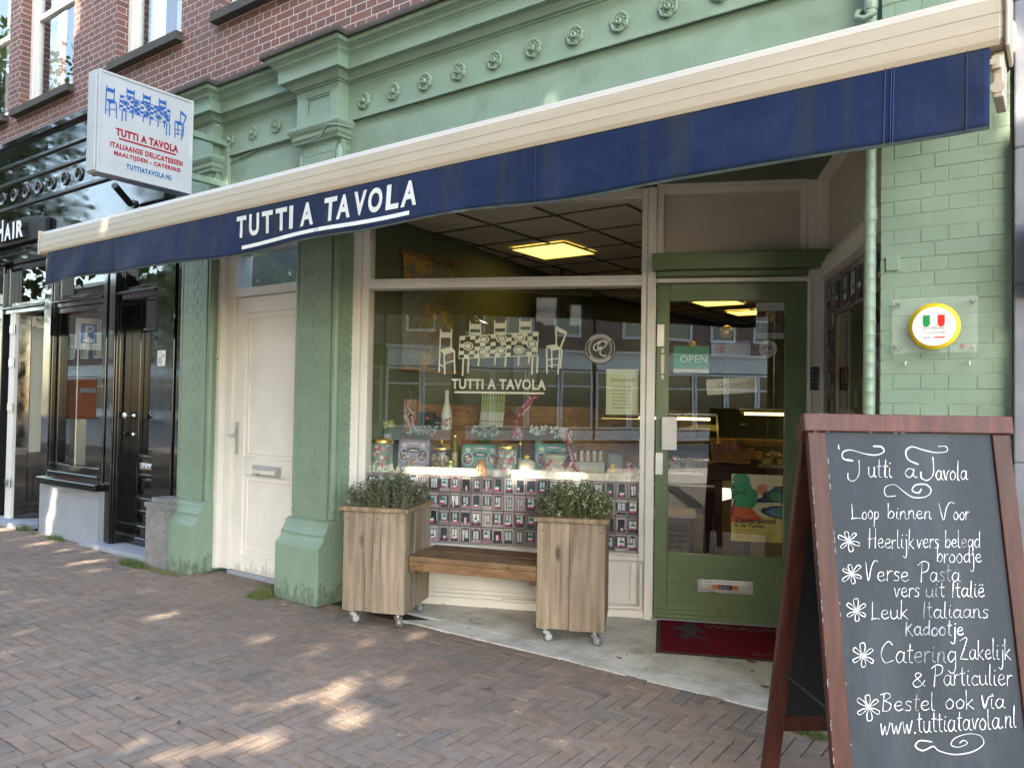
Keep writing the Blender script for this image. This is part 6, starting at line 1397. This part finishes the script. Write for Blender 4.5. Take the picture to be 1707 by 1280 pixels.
# street trees: crowns of separate leaves; small gaps let flecks of sun through
GAPS = []
def gap(p, r, q=None):
    if q is None: GAPS.append((p, r))
    else:
        n = max(2, int((Vector(q)-Vector(p)).length/(r*1.2)))
        for k in range(n+1): GAPS.append((tuple(Vector(p).lerp(Vector(q), k/n)), r))
for x, y, r in ((-2.889, -1.976, .13), (-2.82, -1.72, .07), (-2.78, -1.62, .06), (-2.63, -1.283, .1), (-2.70, -1.2, .06), (-2.919, -1.154, .09), (-2.98, -1.1, .06), (-3.512, -.778, .06), (-3.44, -.58, .045), (-3.276, -.192, .06), (-4.812, -.908, .08), (-4.9, -.95, .06), (-3.938, -.802, .05), (-5.546, -1.037, .06), (-5.53, -.62, .07), (-5.48, -.66, .06), (-6.573, -.566, .08), (-5.21, -1.595, .08), (-3.36, -.47, .05), (-2.137, -.577, .05), (-7.37, -.24, .12), (-6.93, -.495, .12), (-6.5, -.45, .09), (-6.9, -.3, .1), (-7.6, -.35, .12), (-8.1, -.3, .16), (-8.6, -.3, .18), (-9.2, -.3, .2), (-7.2, -.8, .08), (-6.2, -1.0, .07), (-5.9, -1.3, .07), (-3.1, -1.5, .06), (-3.02, -1.395, .06), (-2.3, -1.2, .04), (-1.6, -.7, .045), (-1.95, -.35, .03), (-6.0, -.7, .06), (-7.0, -1.3, .09), (-8, -.9, .12)): gap((x, y, 0), r*.68)
_r = random.Random(31)
for _k in range(60): gap((_r.uniform(-7.5, -1.2), _r.uniform(-2.2, -.15), 0), _r.uniform(.012, .035))
gap((-8.85, -.06, .05), .08, (-8.75, -.06, .5)); gap((-8.5, -.06, .05), .07, (-8.38, -.06, .45)); gap((-8.2, -.06, .2), .04)
gap((-.17, -.03, 2.6), .06, (-.18, -.03, 3.0)); gap((-.2, -.03, 1.75), .045, (-.2, -.03, 1.68))
gap((-.58, -1.15, 2.66), .022); gap((-5.72, .07, 3.2), .05, (-5.68, .07, 3.05)); gap((-2.45, .07, 3.35), .035, (-2.5, .07, 3.25))
gap(tuple(wpt(-1.74, .935, -.045)), .05, tuple(wpt(-1.26, .935, -.045))); gap(tuple(wpt(-.93, .93, -.045)), .045, tuple(wpt(-.3, .93, -.045)))
gap((-10.3, -.05, 4.8), .15, (-10.3, -.05, 6)); gap((-8.55, .1, 5.3), .15, (-8.55, .1, 6)); gap((-1.77, -1.16, 2.6), .04); gap((-5.3, -1.16, 2.6), .04)
def street_tree(label, x, y, h, cz, rx, ry, rz, n, seed, ls=.15, shade=True, cull=True):
    r_ = np.random.default_rng(seed); t = thing('street_tree', label, 'tree', (x, y, 0), 'street trees')
    b = MB(); b.tube([(x, y, 0), (x+.04, y, .2), (x+.03, y+.03, 1.5), (x, y, cz-rz*.5), (x+.1, y, cz), (x, y+.1, cz+rz*.5)], [.2, .16, .14, .12, .08, .03], 12)
    for k in range(14):
        a = r_.uniform(0, 6.28); z = cz-rz*.55+rz*r_.uniform(0, .9); l = r_.uniform(.4, .9); e_ = (x+rx*l*math.cos(a), y+ry*l*math.sin(a), z+r_.uniform(.2, 1.4)); b.tube([(x, y, z), ((x+e_[0])/2, (y+e_[1])/2, (z+e_[2])/2+.15), e_], [.06, .04, .015], 7)
    b.build('trunk', 'bark', t)
    u = r_.normal(size=(n, 3)); u /= np.linalg.norm(u, axis=1)[:, None]; rad = r_.random(n)**.4
    lob = 1+.13*np.sin(3*np.arctan2(u[:, 1], u[:, 0])+seed)+.1*np.sin(5*u[:, 2]*2+seed)
    u[:, 2] = np.sign(u[:, 2])*np.abs(u[:, 2])**(.75)
    c = np.array([x, y, cz])+u*rad[:, None]*lob[:, None]*np.array([rx, ry, rz])
    if cull and GAPS:
        L = np.array(SUN); keep = np.ones(n, bool)
        for p, gr in GAPS:
            d = c-np.array(p); d = d-np.outer(d@L, L); keep &= (d**2).sum(1) > (gr*.9+.035)**2
        c = c[keep]; n = len(c)
    a = r_.normal(size=(n, 3)); a /= np.linalg.norm(a, axis=1)[:, None]; bb_ = np.cross(a, r_.normal(size=(n, 3))); bb_ /= np.linalg.norm(bb_, axis=1)[:, None]
    s = ls*r_.uniform(.7, 1.25, n)[:, None]
    V = np.stack([c-a*s*.5, c+bb_*s*.3, c+a*s*.5, c-bb_*s*.3], 1).reshape(-1, 3)-np.array([x, y, 0])
    me = bpy.data.meshes.new('crown'); me.vertices.add(4*n); me.vertices.foreach_set('co', V.ravel().astype(np.float32)); me.loops.add(4*n); me.loops.foreach_set('vertex_index', np.arange(4*n, dtype=np.int32))
    me.polygons.add(n); me.polygons.foreach_set('loop_start', np.arange(0, 4*n, 4, dtype=np.int32)); me.update(calc_edges=True)
    ca = me.color_attributes.new('Col', 'FLOAT_COLOR', 'CORNER'); k = np.repeat(r_.uniform(.6, 1.25, n), 4); ca.data.foreach_set('color', np.stack([k*r_.uniform(.9, 1.15), k, k, np.ones_like(k)], 1).astype(np.float32).ravel())
    me.materials.append(MATS['tree_leaf']); o = bpy.data.objects.new('crown', me); COL.objects.link(o); o.parent = t
TR = -9.2
for i, (x, lab) in enumerate(((-14.2, 'street tree before the far end of the salon row, behind the viewer'), (-10.0, 'street tree shading the salon, behind the viewer on the left'), (-6.0, 'street tree opposite the white side door, behind the viewer'), (-2.0, 'street tree opposite the display window, behind the viewer'), (2.2, 'street tree shading the shop entrance, behind the viewer on the right'))):
    street_tree(lab, x, TR, 12, 8.0, 2.9, 1.8, 4.7, 30000, 10+i, .25)
street_tree('tree farther left along the street, mirrored in the salon front', -20.5, -10.5, 10, 6.5, 3.6, 3, 4.2, 7000, 41, .3, cull=False)
street_tree('leafy tree farther along the pavement, mirrored green in the black fascia', -16.8, -2.4, 8, 5.6, 1.7, 1.7, 2.6, 6000, 30, .2, cull=False)

# ------------------------------------------------------------------ WEEDS, LEAVES, LITTER
def tuft(cx, cy, rx, ry, n, h, seed, label, dry=.35):
    rnd = random.Random(seed); b = MB(); n = int(n*1.5); h *= 1.3
    for k in range(n):
        a = rnd.uniform(0, 6.28); q = math.sqrt(rnd.random()); x, y = cx+rx*q*math.cos(a), cy+ry*q*math.sin(a); hh = h*rnd.uniform(.35, 1)*(1.15-q*.7); a2 = rnd.uniform(0, 6.28); ln = hh*rnd.uniform(.3, 1.1); w_ = rnd.uniform(.0012, .0028)
        d = Vector((math.cos(a2), math.sin(a2), 0)); p = Vector((-d.y, d.x, 0))*w_; c0 = Vector((x, y, -.004)); c1 = c0+d*ln*.4+Vector((0, 0, hh*.75)); c2 = c0+d*ln+Vector((0, 0, hh*rnd.uniform(.6, 1)))
        col = (1.9, 1.4, 1.1) if rnd.random() < dry else tuple(v_*rnd.uniform(.6, 1.4) for v_ in (1, 1.1, .8))
        b.add([tuple(c0-p), tuple(c0+p), tuple(c1+p*.7), tuple(c1-p*.7), tuple(c2)], [(0, 1, 2, 3), (3, 2, 4)], col)
    return stuff(b.build('grass_tuft', 'grass_blade', None), label, 'grass')
tuft(-6.47, -.26, .22, .05, 420, .07, 1, 'green grass growing at the foot of the granite plinth', .2)
tuft(-6.05, -.24, .3, .05, 260, .035, 2, 'dry grass and straw at the foot of the left green pillar', .8)
tuft(-4.78, -.2, .12, .1, 420, .06, 3, 'green and dry grass at the foot of the middle green pillar', .5); tuft(-4.95, -.02, .12, .06, 160, .03, 4, 'short dry weeds on the threshold of the white door', .7)
tuft(-9.0, -.1, .12, .05, 160, .1, 5, 'yellow green weed beside the corner of the blue stone base', .3); tuft(-8.2, -.12, .16, .04, 150, .07, 6, 'green weeds along the foot of the blue stone base', .3); tuft(-8.7, -.13, .4, .03, 160, .03, 7, 'dry straw along the foot of the blue stone base', .8)
tuft(-.92, -.17, .1, .05, 260, .035, 8, 'small grass patch between the clinkers under the chalkboard', .3)
# moss and grass in the joints
rnd = random.Random(77); b = MB()
for k in range(420):
    i, j = rnd.randint(0, NX), rnd.randint(0, NY); t_ = (i-j) % 6
    x0, y0 = -11.5+i*U, -4.1+j*U
    if y0 > -.2 or rnd.random() < .25 and y0 > -1: continue
    if t_ == 0: p = (x0+rnd.uniform(0, 3*U), y0)
    elif t_ == 5: p = (x0, y0+rnd.uniform(0, 3*U))
    else: p = (x0+rnd.uniform(0, U), y0)
    for q in range(rnd.randint(2, 10)):
        x, y = p[0]+rnd.gauss(0, .012), p[1]+rnd.gauss(0, .004); a = rnd.uniform(0, 6.28); h = rnd.uniform(.004, .013); b.add([(x-.002, y, -.006), (x+.002, y, -.006), (x+.006*math.cos(a), y+.006*math.sin(a), h)], [(0, 1, 2)], (rnd.uniform(.5, 1.2), rnd.uniform(.5, 1.), .6))
stuff(b.build('joint_weeds', 'grass_blade', None), 'tiny weeds and moss in the joints of the clinker pavement', 'weeds')
b = MB(); rnd = random.Random(5)
for k in range(330):
    if k < 110: x, y = rnd.uniform(-7, -.6), rnd.uniform(-2.4, -.1)
    elif k < 190: x = rnd.uniform(-3.8, -1.3); y = rnd.uniform(.02, .35+.3*(x+3.8)/2.5)
    elif k < 230: s_ = rnd.uniform(-1.6, -.1); p_ = wpt(s_, 0, rnd.uniform(.03, .08)); x, y = p_.x, p_.y
    else: x, y = rnd.uniform(-9, -4.4), rnd.gauss(-.25, .1)
    s_ = rnd.uniform(.003, .012) if rnd.random() < .9 else rnd.uniform(.014, .026); a = rnd.uniform(0, 6.28); c, sn = math.cos(a)*s_, math.sin(a)*s_; z = .008
    b.add([(x-c, y-sn, z), (x+sn*.45, y-c*.45, z+s_*.35*rnd.random()), (x+c, y+sn, z+s_*.3*rnd.random()), (x-sn*.45, y+c*.45, z+s_*.4*rnd.random())], [(0, 1, 2, 3)], rnd.choice(((.12, .08, .04), (.2, .14, .08), (.06, .05, .04), (.35, .3, .24), (.25, .1, .04), (.5, .48, .44))))
stuff(b.build('leaf_litter', 'leafy', None), 'scattered crumbs of dead leaves and grit on the pavement and stone floor', 'leaf litter')
for x, y, s_, lab in ((-1.42, .55, .03, 'curled brown leaf on the red door mat'), (-2.05, .18, .02, 'dark dead leaf on the stone floor left of the door mat'), (-1.25, .25, .022, 'small brown leaf on the stone floor in front of the door mat'), (-2.35, -.65, .025, 'thin brown leaf stalk on the clinkers before the recess')):
    b = MB(); n = 6; b.add([(x+s_*(i/n-.5)*2, y+sg*s_*.55*math.sin(math.pi*i/n)*(1+.3*math.sin(5*i)), (.022 if 'mat' in lab and 'red' in lab else .012)+s_*.5*((i/n-.5)**2)*2+abs(sg)*s_*.25) for i in range(n+1) for sg in (-1, 0, 1)], [(3*i+k, 3*i+k+3, 3*i+k+4, 3*i+k+1) for i in range(n) for k in (0, 1)], (.14, .075, .035)); tag(b.build('dead_leaf', 'leafy', None), lab, 'leaf', 'dead leaves')
